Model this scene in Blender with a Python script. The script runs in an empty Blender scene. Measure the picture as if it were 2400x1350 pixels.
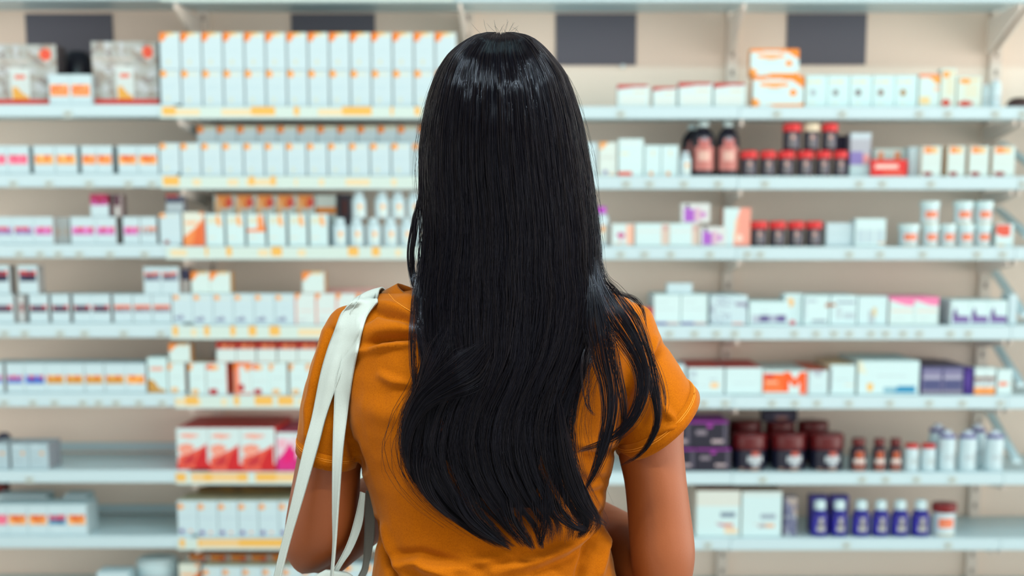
import bpy, bmesh, math, random
import numpy as np
from mathutils import Vector, noise as mnoise
from mathutils.bvhtree import BVHTree

random.seed(7); RNG = np.random.default_rng(11)
SC = bpy.context.scene
COL = SC.collection

# ------------------------------------------------------------------ camera frame
F_PX = 50.0 / 36.0 * 2400.0
TANP = 0.16
PITCH = math.atan(TANP)
SP, CP = math.sin(PITCH), math.cos(PITCH)
HORIZON = 562.0
PX0 = 1280.0                    # column of the lens axis (the picture is an off-centre crop)
PY0 = HORIZON + F_PX * TANP
CAM = np.array([0.0, 0.0, 1.38])

def at(px, py, Y):
    """world point on the plane y = Y that the pixel (px, py) of the 2400x1350 frame looks at"""
    px = np.asarray(px, float); py = np.asarray(py, float); Y = np.asarray(Y, float)
    u = px - PX0; v = PY0 - py
    dy = F_PX * CP + v * SP
    dz = -F_PX * SP + v * CP
    s = Y / dy
    return np.stack(np.broadcast_arrays(u * s, Y, CAM[2] + dz * s), axis=-1)

def proj(P):
    d = np.asarray(P, float) - CAM
    fz = d[..., 1] * CP - d[..., 2] * SP
    uz = d[..., 1] * SP + d[..., 2] * CP
    return PX0 + F_PX * d[..., 0] / fz, PY0 - F_PX * uz / fz

# ------------------------------------------------------------------ colours, materials
def lin(c):
    return tuple(((v / 255) / 12.92 if v / 255 <= 0.04045 else ((v / 255 + 0.055) / 1.055) ** 2.4) for v in c)

def new_mat(name):
    m = bpy.data.materials.new(name); m.use_nodes = True
    nt = m.node_tree
    return m, nt, nt.nodes['Principled BSDF']

def plain(name, rgb, rough=0.5, spec=0.4, coat=0.0, bump=None, vary=0.0, vscale=30):
    m, nt, b = new_mat(name)
    b.inputs['Base Color'].default_value = (*lin(rgb), 1)
    b.inputs['Roughness'].default_value = rough
    b.inputs['Specular IOR Level'].default_value = spec
    b.inputs['Coat Weight'].default_value = coat
    if vary:
        n = nt.nodes.new('ShaderNodeTexNoise'); n.inputs['Scale'].default_value = vscale; n.inputs['Detail'].default_value = 5
        tc = nt.nodes.new('ShaderNodeTexCoord'); nt.links.new(tc.outputs['Object'], n.inputs['Vector'])
        mx = nt.nodes.new('ShaderNodeMix'); mx.data_type = 'RGBA'
        l = lin(rgb)
        mx.inputs[6].default_value = (*[v * (1 - vary) for v in l], 1)
        mx.inputs[7].default_value = (*[min(1, v * (1 + vary)) for v in l], 1)
        nt.links.new(n.outputs['Fac'], mx.inputs[0]); nt.links.new(mx.outputs[2], b.inputs['Base Color'])
    if bump:
        tc = nt.nodes.new('ShaderNodeTexCoord')
        n = nt.nodes.new('ShaderNodeTexNoise'); n.inputs['Scale'].default_value = bump[0]; n.inputs['Detail'].default_value = 4
        nt.links.new(tc.outputs['Object'], n.inputs['Vector'])
        bp = nt.nodes.new('ShaderNodeBump'); bp.inputs['Strength'].default_value = bump[1]; bp.inputs['Distance'].default_value = bump[2]
        nt.links.new(n.outputs['Fac'], bp.inputs['Height']); nt.links.new(bp.outputs['Normal'], b.inputs['Normal'])
    return m

def printed(name, rough, coat):
    m, nt, b = new_mat(name)
    a = nt.nodes.new('ShaderNodeAttribute'); a.attribute_name = 'Col'
    nt.links.new(a.outputs['Color'], b.inputs['Base Color'])
    b.inputs['Roughness'].default_value = rough
    b.inputs['Coat Weight'].default_value = coat
    b.inputs['Coat Roughness'].default_value = 0.12
    b.inputs['Specular IOR Level'].default_value = 0.35
    return m

M_CARD = printed('printed_card', 0.45, 0.0)
M_FOIL = printed('printed_card_in_clear_wrap', 0.4, 0.55)
M_PLAS = printed('printed_plastic', 0.3, 0.15)
M_SHELF = plain('shelf_white_enamel', (196, 220, 226), 0.35, 0.4)
M_BACK = plain('back_panel_paint', (246, 228, 212), 0.6, 0.3, vary=0.05, vscale=3)
M_POST = plain('upright_paint', (236, 224, 214), 0.5, 0.3)
M_DARK = plain('slate_sheet', (96, 98, 110), 0.42, 0.4)
M_FLOOR = plain('floor_tile', (170, 165, 158), 0.3, 0.4, vary=0.06, vscale=2)
M_WALL = plain('wall_paint', (190, 180, 170), 0.8, 0.2)
M_SKIN = plain('skin', (119, 60, 23), 0.5, 0.35, bump=(420, 0.12, 0.001), vary=0.07, vscale=25)
M_TROUSER = plain('denim', (50, 60, 85), 0.8, 0.2)
M_SHOE = plain('shoe_canvas', (225, 222, 215), 0.7, 0.2)
M_NAIL = plain('nail', (214, 160, 140), 0.3, 0.4)
M_EYE = plain('eye_white', (230, 230, 228), 0.2, 0.5)
M_IRIS = plain('iris', (40, 26, 18), 0.2, 0.5)
M_LIP = plain('lip', (165, 86, 76), 0.4, 0.4)

# knitted cotton of the T-shirt
def cotton(name, rgb, dark, scale, strength, dist, sheen=0.14):
    m, nt, b = new_mat(name)
    tc = nt.nodes.new('ShaderNodeTexCoord')
    mp = nt.nodes.new('ShaderNodeMapping'); mp.inputs['Scale'].default_value = (1, 1, 0.8)
    nt.links.new(tc.outputs['Object'], mp.inputs['Vector'])
    n = nt.nodes.new('ShaderNodeTexNoise'); n.inputs['Scale'].default_value = scale; n.inputs['Detail'].default_value = 6; n.inputs['Roughness'].default_value = 0.7
    nt.links.new(mp.outputs['Vector'], n.inputs['Vector'])
    r = nt.nodes.new('ShaderNodeValToRGB')
    r.color_ramp.elements[0].position = 0.35; r.color_ramp.elements[0].color = (*lin(dark), 1)
    r.color_ramp.elements[1].position = 0.62; r.color_ramp.elements[1].color = (*lin(rgb), 1)
    nt.links.new(n.outputs['Fac'], r.inputs['Fac']); nt.links.new(r.outputs['Color'], b.inputs['Base Color'])
    bp = nt.nodes.new('ShaderNodeBump'); bp.inputs['Strength'].default_value = strength; bp.inputs['Distance'].default_value = dist
    nt.links.new(n.outputs['Fac'], bp.inputs['Height']); nt.links.new(bp.outputs['Normal'], b.inputs['Normal'])
    b.inputs['Roughness'].default_value = 0.85; b.inputs['Specular IOR Level'].default_value = 0.06
    b.inputs['Sheen Weight'].default_value = sheen; b.inputs['Sheen Roughness'].default_value = 0.4
    b.inputs['Sheen Tint'].default_value = (1, 0.75, 0.45, 1)
    return m
M_SHIRT = cotton('mustard_cotton', (145, 78, 0), (128, 64, 0), 900, 0.2, 0.0006)
M_CANVAS = cotton('cream_canvas', (158, 167, 162), (150, 158, 152), 1500, 0.1, 0.0003, 0.0)
M_STITCH = plain('mustard_thread', (186, 116, 36), 0.8, 0.1)

M_HAIR, nt, b = new_mat('black_hair')
b.inputs['Base Color'].default_value = (0.0075, 0.0065, 0.0085, 1)
b.inputs['Roughness'].default_value = 0.19
b.inputs['Specular IOR Level'].default_value = 0.2
b.inputs['Specular Tint'].default_value = (0.72, 0.82, 1.0, 1)
oi = nt.nodes.new('ShaderNodeAttribute'); oi.attribute_name = 'Col'
nt.links.new(oi.outputs['Color'], b.inputs['Base Color'])

# ------------------------------------------------------------------ object helpers
def link(name, me, mat=None, parent=None, loc=(0, 0, 0), smooth=False):
    o = bpy.data.objects.new(name, me)
    COL.objects.link(o)
    if mat is not None and me is not None and len(me.materials) == 0:
        me.materials.append(mat)
    if smooth and me is not None:
        me.polygons.foreach_set('use_smooth', np.ones(len(me.polygons), bool))
    o.location = loc
    o.parent = parent
    return o

def tag(o, label=None, cat=None, group=None, kind=None):
    if label: o['label'] = label
    if cat: o['category'] = cat
    if group: o['group'] = group
    if kind: o['kind'] = kind
    return o

def mesh(name, V, Fc, cols=None):
    me = bpy.data.meshes.new(name)
    me.from_pydata([tuple(map(float, v)) for v in V], [], [tuple(map(int, f)) for f in Fc])
    if cols is not None:
        at_ = me.color_attributes.new('Col', 'FLOAT_COLOR', 'CORNER')
        arr = []
        for f, c in zip(Fc, cols):
            arr.extend([*lin(c), 1.0] * len(f))
        at_.data.foreach_set('color', np.array(arr, np.float32))
    me.update()
    return me

def box_mesh(name, x0, x1, y0, y1, z0, z1, bev=0.0015):
    bm = bmesh.new()
    bmesh.ops.create_cube(bm, size=1)
    for v in bm.verts:
        v.co = Vector(((x0 + x1) / 2 + v.co.x * (x1 - x0), (y0 + y1) / 2 + v.co.y * (y1 - y0), (z0 + z1) / 2 + v.co.z * (z1 - z0)))
    if bev:
        bmesh.ops.bevel(bm, geom=list(bm.edges), offset=bev, segments=2, affect='EDGES', profile=0.5)
    me = bpy.data.meshes.new(name); bm.to_mesh(me); bm.free()
    return me

# ------------------------------------------------------------------ printed designs: colour at (u, v), u left-right, v bottom-top
def pip(u, v, pts):
    c = False; n = len(pts); j = n - 1
    for i in range(n):
        a, b_ = pts[i], pts[j]
        if (a[1] > v) != (b_[1] > v) and u < (b_[0] - a[0]) * (v - a[1]) / (b_[1] - a[1]) + a[0]:
            c = not c
        j = i
    return c

class Design:
    def __init__(s, base, shapes=(), side=None, top=None, mat=None, n=(22, 30)):
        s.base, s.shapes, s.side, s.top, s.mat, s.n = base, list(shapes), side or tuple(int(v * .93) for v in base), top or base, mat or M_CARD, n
    def at(s, u, v):
        c = s.base
        for sh in s.shapes:
            k = sh[0]
            if k == 'r' and sh[1] <= u <= sh[3] and sh[2] <= v <= sh[4]: c = sh[5]
            elif k == 'e' and ((u - sh[1]) / sh[3]) ** 2 + ((v - sh[2]) / sh[4]) ** 2 <= 1: c = sh[5]
            elif k == 'p' and pip(u, v, sh[1]): c = sh[2]
            elif k == 'm' and sh[1] <= u <= sh[3] and sh[2] <= v <= sh[4] and mnoise.noise(Vector((u * sh[6], v * sh[6], sh[7]))) > sh[8]: c = sh[5]
        return c

_cache = {}
def carton_mesh(D, w, h, d):
    key = (id(D), round(w, 4), round(h, 4), round(d, 3))
    if key in _cache: return _cache[key]
    nx, nz = D.n
    r = min(0.0016, w * 0.04, h * 0.04)
    V, Fc, C = [], [], []
    # printed front, origin at the middle of the front bottom edge
    for j in range(nz + 1):
        for i in range(nx + 1):
            V.append((-w / 2 + r + (w - 2 * r) * i / nx, 0, r + (h - 2 * r) * j / nz))
    for j in range(nz):
        for i in range(nx):
            a = j * (nx + 1) + i
            Fc.append((a, a + 1, a + nx + 2, a + nx + 1)); C.append(D.at((i + .5) / nx, (j + .5) / nz))
    # rim of the front in order, then the chamfer and the depth
    rim = [i for i in range(nx + 1)] + [(j + 1) * (nx + 1) - 1 for j in range(1, nz + 1)] + [nz * (nx + 1) + i for i in range(nx - 1, -1, -1)] + [j * (nx + 1) for j in range(nz - 1, 0, -1)]
    def full(v):
        x, _, z = v
        return (-w / 2 if x < -w / 2 + r * 1.01 else (w / 2 if x > w / 2 - r * 1.01 else x), 0 if z < r * 1.01 else (h if z > h - r * 1.01 else z))
    b1 = len(V)
    for k in rim: x, z = full(V[k]); V.append((x, r, z))
    b2 = len(V)
    for k in rim: x, z = full(V[k]); V.append((x, d, z))
    n = len(rim)
    def colr(k):
        x, z = full(V[rim[k]]); x2, z2 = full(V[rim[(k + 1) % n]])
        if z > h - 1e-6 and z2 > h - 1e-6: return D.top
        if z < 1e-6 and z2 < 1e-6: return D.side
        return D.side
    for k in range(n):
        k2 = (k + 1) % n
        Fc.append((rim[k], b1 + k, b1 + k2, rim[k2])); 
        vx = V[rim[k]]
        C.append(D.at(min(max((vx[0] + w / 2) / w, .02), .98), min(max(vx[2] / h, .02), .98)))
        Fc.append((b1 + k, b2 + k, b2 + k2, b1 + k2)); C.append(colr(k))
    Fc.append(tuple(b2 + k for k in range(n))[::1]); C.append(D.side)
    Fc = [f[::-1] if False else f for f in Fc]
    me = mesh('carton', V, Fc, C)
    bm = bmesh.new(); bm.from_mesh(me); bmesh.ops.recalc_face_normals(bm, faces=bm.faces); bm.to_mesh(me); bm.free()
    me.materials.append(D.mat)
    _cache[key] = me
    return me

# ------------------------------------------------------------------ shelving geometry
YS = 4.39                 # front edge of the shelf boards
YB = YS + 0.36            # face of the back panels
LIP = {0: (-30, 5), 1: (249, 279), 2: (412, 444), 3: (577, 609), 4: (762, 796), 5: (926, 958), 6: (1106, 1136), 7: (1260, 1289), 8: (1412, 1444)}
SHZ = {k: float(at(1200, v[0], YS)[2]) for k, v in LIP.items()}
LIPB = {k: float(at(1200, v[1], YS)[2]) for k, v in LIP.items()}
BX = [float(at(466 + 618 * k, 60, YB)[0]) for k in range(-1, 5)]
DZ = [0.006, 0.0, 0.0, -0.001, -0.001]      # the bays hang a few millimetres apart
def unit_of(x):
    for i in range(5):
        if BX[i] <= x < BX[i + 1]: return i
    return 0 if x < BX[0] else 4
NAMEX = {1: 'top shelf', 2: 'second shelf down', 3: 'third shelf down', 4: 'fourth shelf down', 5: 'fifth shelf down', 6: 'sixth shelf down', 7: 'seventh shelf down', 8: 'lowest shelf'}
ORD = 'first second third fourth fifth sixth seventh eighth ninth tenth eleventh twelfth thirteenth fourteenth fifteenth'.split()

def place(px0, px1, pytop, sh, dy=0.0, base=None, gap=0.0006):
    Yf = YS + 0.012 + dy
    xm = (px0 + px1) / 2
    pyb = LIP[sh][0] if base is None else 0
    z1 = float(at(xm, pytop, Yf)[2])
    pym = (pytop + (LIP[sh][0])) / 2
    x0 = float(at(px0, pym, Yf)[0]); x1 = float(at(px1, pym, Yf)[0])
    cx = (x0 + x1) / 2
    zb = (SHZ[sh] + max(DZ[unit_of(x0)], DZ[unit_of(x1)]) + 0.0008) if base is None else base + 0.0008
    return cx, Yf, zb, x1 - x0 - gap, z1 - zb

def carton(name, label, px0, px1, pytop, sh, D, dy=0.0, d=0.075, base=None, group=None, cat='box', w=None, h=None, rot=0.0):
    cx, Yf, zb, w_, h_ = place(px0, px1, pytop, sh, dy, base)
    w = w or w_; h = h or h_
    o = link(name, carton_mesh(D, w, h, d), None, None, (cx, Yf, zb))
    o.rotation_euler.z = rot
    tag(o, label, cat, group)
    return zb + h

def row(name, desc, where, group, xs, pytop, sh, D, dy=0.0, d=0.075, base=None, start=0, frm='from the left'):
    """a row of equal cartons: xs = list of (px0, px1), or of (px0, px1, design)"""
    tops = []
    w0 = h0 = None
    xs = [list(t) for t in xs]
    for i in range(len(xs) - 1):              # neighbours that touch in the photo touch here too
        dd = xs[i][2] if len(xs[i]) > 2 else D
        if dd.mat is not M_FOIL and 0 < xs[i + 1][0] - xs[i][1] <= 4.5:
            m_ = (xs[i + 1][0] + xs[i][1]) / 2; xs[i][1] = m_; xs[i + 1][0] = m_
    for i, t in enumerate(xs):
        DD = t[2] if len(t) > 2 else D
        cx, Yf, zb, w, h = place(t[0], t[1], pytop, sh, dy, base[i] if isinstance(base, list) else base)
        if w0 is None or abs(w - w0) > 0.004: w0 = w
        if h0 is None or abs(h - h0) > 0.004: h0 = h
        lab = f"{desc}, {ORD[i + start]} from left, {where}" if len(xs) > 1 else f"{desc} {where}"
        if len(t) > 3: lab = t[3]
        tops.append(carton(name, lab, t[0], t[1], pytop, sh, DD, dy, d, base[i] if isinstance(base, list) else base, group if len(xs) > 1 else None, w=min(w0, w + 0.0005), h=h0))
    return tops

def span(x0, pitch, n, w=None):
    return [(x0 + pitch * i, x0 + pitch * i + (w or pitch)) for i in range(n)]

# ------------------------------------------------------------------ lathe goods
def lathe_mesh(prof, colf, n=26, key=None):
    if key is not None and key in _cache: return _cache[key]
    V, Fc, C = [], [], []
    for (r, z) in prof:
        for i in range(n):
            a = 2 * math.pi * i / n
            V.append((r * math.sin(a), -r * math.cos(a), z))
    z0, z1 = prof[0][1], prof[-1][1]
    for j in range(len(prof) - 1):
        for i in range(n):
            i2 = (i + 1) % n
            Fc.append((j * n + i, j * n + i2, (j + 1) * n + i2, (j + 1) * n + i))
            a = 2 * math.pi * (i + .5) / n
            if a > math.pi: a -= 2 * math.pi
            C.append(colf(a, ((prof[j][1] + prof[j + 1][1]) / 2 - z0) / (z1 - z0)))
    Fc.append(tuple(range(n))[::-1]); C.append(C[0])
    Fc.append(tuple((len(prof) - 1) * n + i for i in range(n))); C.append(C[-2])
    me = mesh('turned', V, Fc, C)
    me.materials.append(M_PLAS)
    me.polygons.foreach_set('use_smooth', np.ones(len(me.polygons), bool))
    if key is not None: _cache[key] = me
    return me

def fine(prof, m=5):
    out = []
    for a, b_ in zip(prof[:-1], prof[1:]):
        for k in range(m): out.append((a[0] + (b_[0] - a[0]) * k / m, a[1] + (b_[1] - a[1]) * k / m))
    out.append(prof[-1]); return out

def vessel(kind, name, label, px0, px1, pytop, sh, dy=0.0, base=None, group=None, cat='bottle', tone=None):
    cx, Yf, zb, w, h = place(px0, px1, pytop, sh, dy, base, 0.0015)
    w = round(w, 3); h = round(h, 3)
    R = w / 2
    K = KINDS[kind]
    root = bpy.data.objects.new(name, None); COL.objects.link(root)
    root.empty_display_size = 0.02
    root.location = (cx, Yf + R, zb)
    for pname, prof, colf in K(R, h, tone):
        me = lathe_mesh(prof, colf, key=(kind, pname, w, h, tone))
        o = link(pname, me, None, root)
    tag(root, label, cat, group)
    return zb + h

WHITE = (196, 219, 225)
def lab_col(base, items):
    """items: (angle0, angle1, v0, v1, colour) in radians from the front"""
    def f(a, v):
        c = base
        for (a0, a1, v0, v1, col) in items:
            if a0 <= a <= a1 and v0 <= v <= v1: c = col
        return c
    return f
def K_jar(R, h, t):
    hb = h * 0.70
    return [('body', fine([(R * .86, 0), (R * .93, h * .02), (R * .93, hb * .92), (R * .84, hb)], 8), lab_col((24, 24, 44), [(-.5, .15, .1, .95, (110, 108, 112)), (-.2, .3, .55, .85, (190, 150, 140)), (.25, .8, .12, .7, (84, 84, 100)), (.3, .55, 0, .08, (240, 120, 70))])),
            ('lid', fine([(R * .98, hb), (R, hb + h * .02), (R, h * .93), (R * .93, h)], 3), lambda a, v: (214, 40, 44) if t is None else t)]
def K_syrup(R, h, t):
    return [('body', fine([(R * .95, 0), (R, h * .02), (R, h * .62), (R * .9, h * .74), (R * .6, h * .84), (R * .36, h * .88), (R * .36, h * .9)], 7), lab_col((26, 22, 36), [(-.85, .85, .12, .62, (196, 120, 112)), (-.6, .6, .62, .74, (190, 105, 100)), (-.35, .35, .7, .78, (150, 140, 150)), (-.55, .55, .3, .46, (222, 180, 166)), (-.75, .75, .02, .1, (46, 40, 50))])),
            ('cap', fine([(R * .42, h * .9), (R * .44, h * .905), (R * .42, h * .99), (R * .38, h)], 3), lambda a, v: (204, 228, 230))]
def K_tub(R, h, t):
    return [('body', fine([(R * .84, 0), (R * .88, h * .02), (R * .9, h * .74)], 12), lab_col(WHITE, [(-.75, .75, .34, .72, (232, 122, 84)), (-1, 1, .02, .1, (214, 205, 180)), (-.5, .5, .44, .54, (236, 160, 130))])),
            ('lid', fine([(R * .97, h * .74), (R, h * .76), (R, h * .96), (R * .95, h)], 3), lambda a, v: t or (206, 232, 234))]
def K_pills(R, h, t):
    cap = t or WHITE
    return [('body', fine([(R * .9, 0), (R * .95, h * .02), (R * .95, h * .68), (R * .8, h * .78), (R * .55, h * .82)], 8), lab_col(WHITE, [(-.2, .75, .1, .62, (206, 222, 216)), (.1, .5, .38, .62, (240, 168, 84)), (-.9, -.3, .3, .36, (170, 190, 196))])),
            ('cap', fine([(R * .62, h * .82), (R * .64, h * .83), (R * .62, h * .98), (R * .56, h)], 3), lambda a, v: cap)]
def K_capped(R, h, t):
    return [('body', fine([(R * .9, 0), (R * .95, h * .02), (R * .95, h * .76), (R * .8, h * .82)], 8), lab_col(WHITE, [(-.6, .5, .66, .7, (150, 170, 182)), (.5, 1.0, .15, .6, (168, 186, 190)), (-.5, .4, .4, .44, (180, 196, 202))])),
            ('cap', fine([(R * .9, h * .82), (R * .92, h * .83), (R * .92, h * .9), (R * .8, h * .91), (R * .45, h * .92), (R * .42, h)], 3), lambda a, v: t if v < .42 else (196, 210, 224))]
def K_redlid(R, h, t):
    return [('body', fine([(R * .88, 0), (R * .94, h * .02), (R * .94, h * .8), (R * .8, h * .84)], 8), lab_col(WHITE, [(-.1, .8, .2, .65, (176, 192, 194)), (-.8, -.3, .4, .46, (190, 204, 206))])),
            ('lid', fine([(R * .84, h * .84), (R * .88, h * .85), (R * .88, h * .97), (R * .8, h)], 3), lambda a, v: (196, 30, 30))]
def K_blue(R, h, t):
    return [('body', fine([(R * .9, 0), (R * .98, h * .03), (R * .98, h * .5), (R * .9, h * .62), (R * .62, h * .72), (R * .5, h * .74)], 8), lab_col(t or (34, 32, 132), [(-.55, .55, .2, .36, (176, 178, 172)), (-.4, .4, .36, .5, (120, 118, 130)), (-.35, .35, .5, .72, (170, 170, 168)), (-.9, -.6, .1, .7, (50, 46, 170))])),
            ('cap', fine([(R * .6, h * .74), (R * .62, h * .76), (R * .6, h * .94), (R * .46, h)], 4), lambda a, v: (200, 224, 228))]
def K_maroon(R, h, t):
    return [('body', fine([(R * .9, 0), (R * .96, h * .02), (R * .96, h * .52), (R * .9, h * .58)], 9), lab_col((22, 26, 46), [(-.25, .65, .38, .66, (178, 188, 194)), (-.1, .55, .18, .38, (166, 176, 184)), (.0, .5, .66, .92, (176, 62, 40)), (-.7, .6, .02, .12, (176, 140, 122)), (-.5, -.1, .06, .14, (90, 50, 44))])),
            ('lid', fine([(R * .98, h * .58), (R, h * .6), (R, h * .93), (R * .93, h)], 4), lambda a, v: (92, 16, 20))]
def K_brown(R, h, t):
    return [('body', fine([(R * .9, 0), (R * .95, h * .02), (R * .95, h * .6), (R * .75, h * .72), (R * .5, h * .78)], 8), lab_col((36, 26, 40), [(-.7, .7, .28, .5, (206, 200, 194)), (-.6, .6, .5, .78, (176, 76, 36)), (-.7, .7, .06, .16, (190, 130, 110)), (-.7, .7, .2, .26, (170, 70, 44))])),
            ('cap', fine([(R * .7, h * .78), (R * .74, h * .79), (R * .72, h * .97), (R * .62, h)], 4), lambda a, v: (98, 22, 22))]
def K_roll(R, h, t):
    return [('body', fine([(R * .96, 0), (R, h * .03), (R, h * .9), (R * .9, h)], 6), lab_col((188, 212, 216), [(-1.2, 1.2, .3, .6, (168, 186, 192))])),
            ('lid', fine([(R * .82, h), (R * .84, h * 1.03), (R * .6, h * 1.05), (R * .2, h * 1.05)], 4), lambda a, v: (204, 226, 230))]
KINDS = dict(jar=K_jar, syrup=K_syrup, tub=K_tub, pills=K_pills, capped=K_capped, redlid=K_redlid, blue=K_blue, maroon=K_maroon, brown=K_brown, roll=K_roll)

def vrow(kind, name, desc, where, group, xs, pytop, sh, dy=0.0, base=None, cat='bottle', tone=None):
    tops = []
    for i, t in enumerate(xs):
        lab = f"{desc}, {ORD[i]} from left, {where}" if len(xs) > 1 else f"{desc} {where}"
        tops.append(vessel(kind, name, t[2] if len(t) > 2 and isinstance(t[2], str) else lab, t[0], t[1], pytop, sh, dy, base[i] if isinstance(base, list) else base, group if len(xs) > 1 else None, cat, t[3] if len(t) > 3 else tone))
    return tops

# ------------------------------------------------------------------ the room
fl = link('floor', mesh('floor', [(-4, -1.5, 0), (4, -1.5, 0), (4, 5.2, 0), (-4, 5.2, 0), (-4, -1.5, -.05), (4, -1.5, -.05), (4, 5.2, -.05), (-4, 5.2, -.05)],
      [(0, 1, 2, 3), (7, 6, 5, 4), (0, 4, 5, 1), (1, 5, 6, 2), (2, 6, 7, 3), (3, 7, 4, 0)]), M_FLOOR)
tag(fl, kind='structure')
wl = link('wall_back', box_mesh('wall_back', -4, 4, YB + 0.09, YB + 0.17, 0, 3.1, 0), M_WALL); tag(wl, kind='structure')

# ------------------------------------------------------------------ shelving units
TAGS = {
 0: {1: [159], 2: [31, 115, 209, 301, 356], 3: [45, 94, 137, 186, 258, 339], 4: [11, 58, 141, 198, 290, 377], 5: [10, 77, 128, 194, 231, 272, 326, 380], 6: [69]},
 2: {1: [1455], 2: [1468, 1523, 1603, 1683], 3: [1455, 1511, 1572, 1664], 4: [1569, 1628, 1679, 1722], 5: [1649, 1700], 7: [1659]},
 3: {1: [1821, 1974, 2155, 2222, 2333], 2: [1793, 2014, 2068, 2182], 3: [1752, 1782, 1991, 2063, 2163, 2290, 2350], 4: [1777, 1862, 1913, 1955, 1991, 2042, 2076, 2117, 2155, 2228, 2270],
     5: [1810, 1863, 1915, 1990, 2086, 2178, 2256, 2345], 6: [1788, 2021, 2076, 2148, 2232], 7: [1984, 2222]},
 4: {1: [2397], 2: [2398]},
}
YEL, YEP = (238, 186, 92), (232, 214, 172)
STRIPS = {1: [(385, 415, 1), (415, 470, 0), (520, 590, 0), (590, 645, 1), (690, 700, 1), (745, 800, 0), (800, 870, 1), (915, 925, 1), (975, 985, 1)],
          2: [(385, 420, 1), (455, 475, 0), (535, 560, 0), (580, 650, 0), (585, 595, 1), (635, 645, 1), (690, 700, 0), (750, 760, 0), (810, 870, 0), (920, 930, 0)],
          3: [(400, 440, 0), (480, 490, 1), (530, 545, 1), (605, 630, 0), (640, 660, 1), (700, 715, 0), (815, 840, 1), (870, 890, 1), (930, 940, 0)],
          4: [(405, 420, 1), (450, 460, 0), (480, 490, 1), (540, 552, 1), (585, 600, 1), (635, 660, 1), (700, 760, 0)],
          5: [(415, 470, 0), (435, 465, 1), (520, 530, 0), (550, 565, 1), (600, 640, 1), (655, 690, 1), (700, 730, 0)],
          6: [(415, 440, 1), (450, 560, 2), (480, 500, 1), (560, 580, 1), (600, 650, 1), (650, 700, 2)],
          7: [(420, 432, 1), (465, 505, 1), (470, 640, 2), (560, 640, 1), (640, 690, 1)],
          8: [(420, 600, 2)]}

STRIP0 = {0: 376, 1: 376, 2: 378, 3: 390, 4: 401, 5: 412, 6: 414, 7: 417, 8: 420}
def strip_mesh(x0, x1, z0, z1, k):
    x0 = float(at(STRIP0[k], (LIP[k][0] + LIP[k][1]) / 2, YS)[0])
    n = 110
    V, Fc, C = [], [], []
    zs = [z0 + 0.002, z0 + (z1 - z0) * .28, z0 + (z1 - z0) * .75, z1 - 0.002]
    y0, y1 = YS - 0.0085, YS - 0.0065
    for y in (y0, y1):
        for z in zs:
            for i in range(n + 1): V.append((x0 + (x1 - x0) * i / n, y, z))
    W = n + 1
    for j in range(3):
        for i in range(n):
            a = j * W + i
            px, _ = proj(np.array([x0 + (x1 - x0) * (i + .5) / n, YS, (z0 + z1) / 2]))
            c = (204, 224, 216) if j == 1 else (208, 226, 220)
            for (p0, p1, s) in STRIPS.get(k, []):
                if p0 <= px <= p1 and (j == 1 or (s and j == 2)): c = (YEP, YEL, (236, 200, 140))[s]
            Fc.append((a, a + 1, a + W + 1, a + W)); C.append(c)
            b_ = a + 4 * W
            Fc.append((b_, b_ + W, b_ + W + 1, b_ + 1)); C.append((200, 215, 210))
    for i in range(n):
        Fc.append((i, 4 * W + i, 4 * W + i + 1, i + 1)); C.append((200, 215, 210))
        a = 3 * W + i
        Fc.append((a, a + 1, a + 4 * W + 1, a + 4 * W)); C.append((200, 215, 210))
    me = mesh('price_strip', V, Fc, C); me.materials.append(M_CARD)
    return me

def upright_mesh(x):
    # slotted post: a printed column of small dark slots
    n = 120; V, Fc, C = [], [], []
    z0, z1 = 0.03, 2.3
    for y, hw in ((YB - 0.022, .018), (YB + 0.012, .018)):
        for j in range(n + 1):
            z = z0 + (z1 - z0) * j / n
            for k in (-1, -.3, .3, 1): V.append((k * hw, y, z))
    for j in range(n):
        for k in range(3):
            a = j * 4 + k
            Fc.append((a, a + 1, a + 5, a + 4)); C.append((150, 136, 126) if (k == 1 and j % 3 == 0) else (232, 220, 208))
            b_ = a + (n + 1) * 4
            Fc.append((b_, b_ + 4, b_ + 5, b_ + 1)); C.append((222, 212, 202))
        for k in (0, 3):
            a = j * 4 + k; b_ = a + (n + 1) * 4
            Fc.append((a, a + 4, b_ + 4, b_) if k == 0 else (a, b_, b_ + 4, a + 4)); C.append((222, 212, 202))
    me = mesh('upright', V, Fc, C); me.materials.append(M_CARD); return me

def bracket_mesh(hb):
    # tapered cantilever arm under a board
    pts = [(0.02, -0.014), (0.332, -0.014), (0.332, -hb), (0.322, -hb), (0.02, -0.03)]
    V = [(s * 0.004, YS + p[0], p[1]) for s in (-1, 1) for p in pts]
    n = len(pts)
    Fc = [tuple(range(n)), tuple(range(2 * n - 1, n - 1, -1))] + [(i, i + n, (i + 1) % n + n, (i + 1) % n) for i in range(n)]
    return mesh('bracket', V, Fc)
BRK0, BRK1 = bracket_mesh(.12), bracket_mesh(.06)
for b_ in (BRK0, BRK1): b_.materials.append(M_POST)

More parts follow.
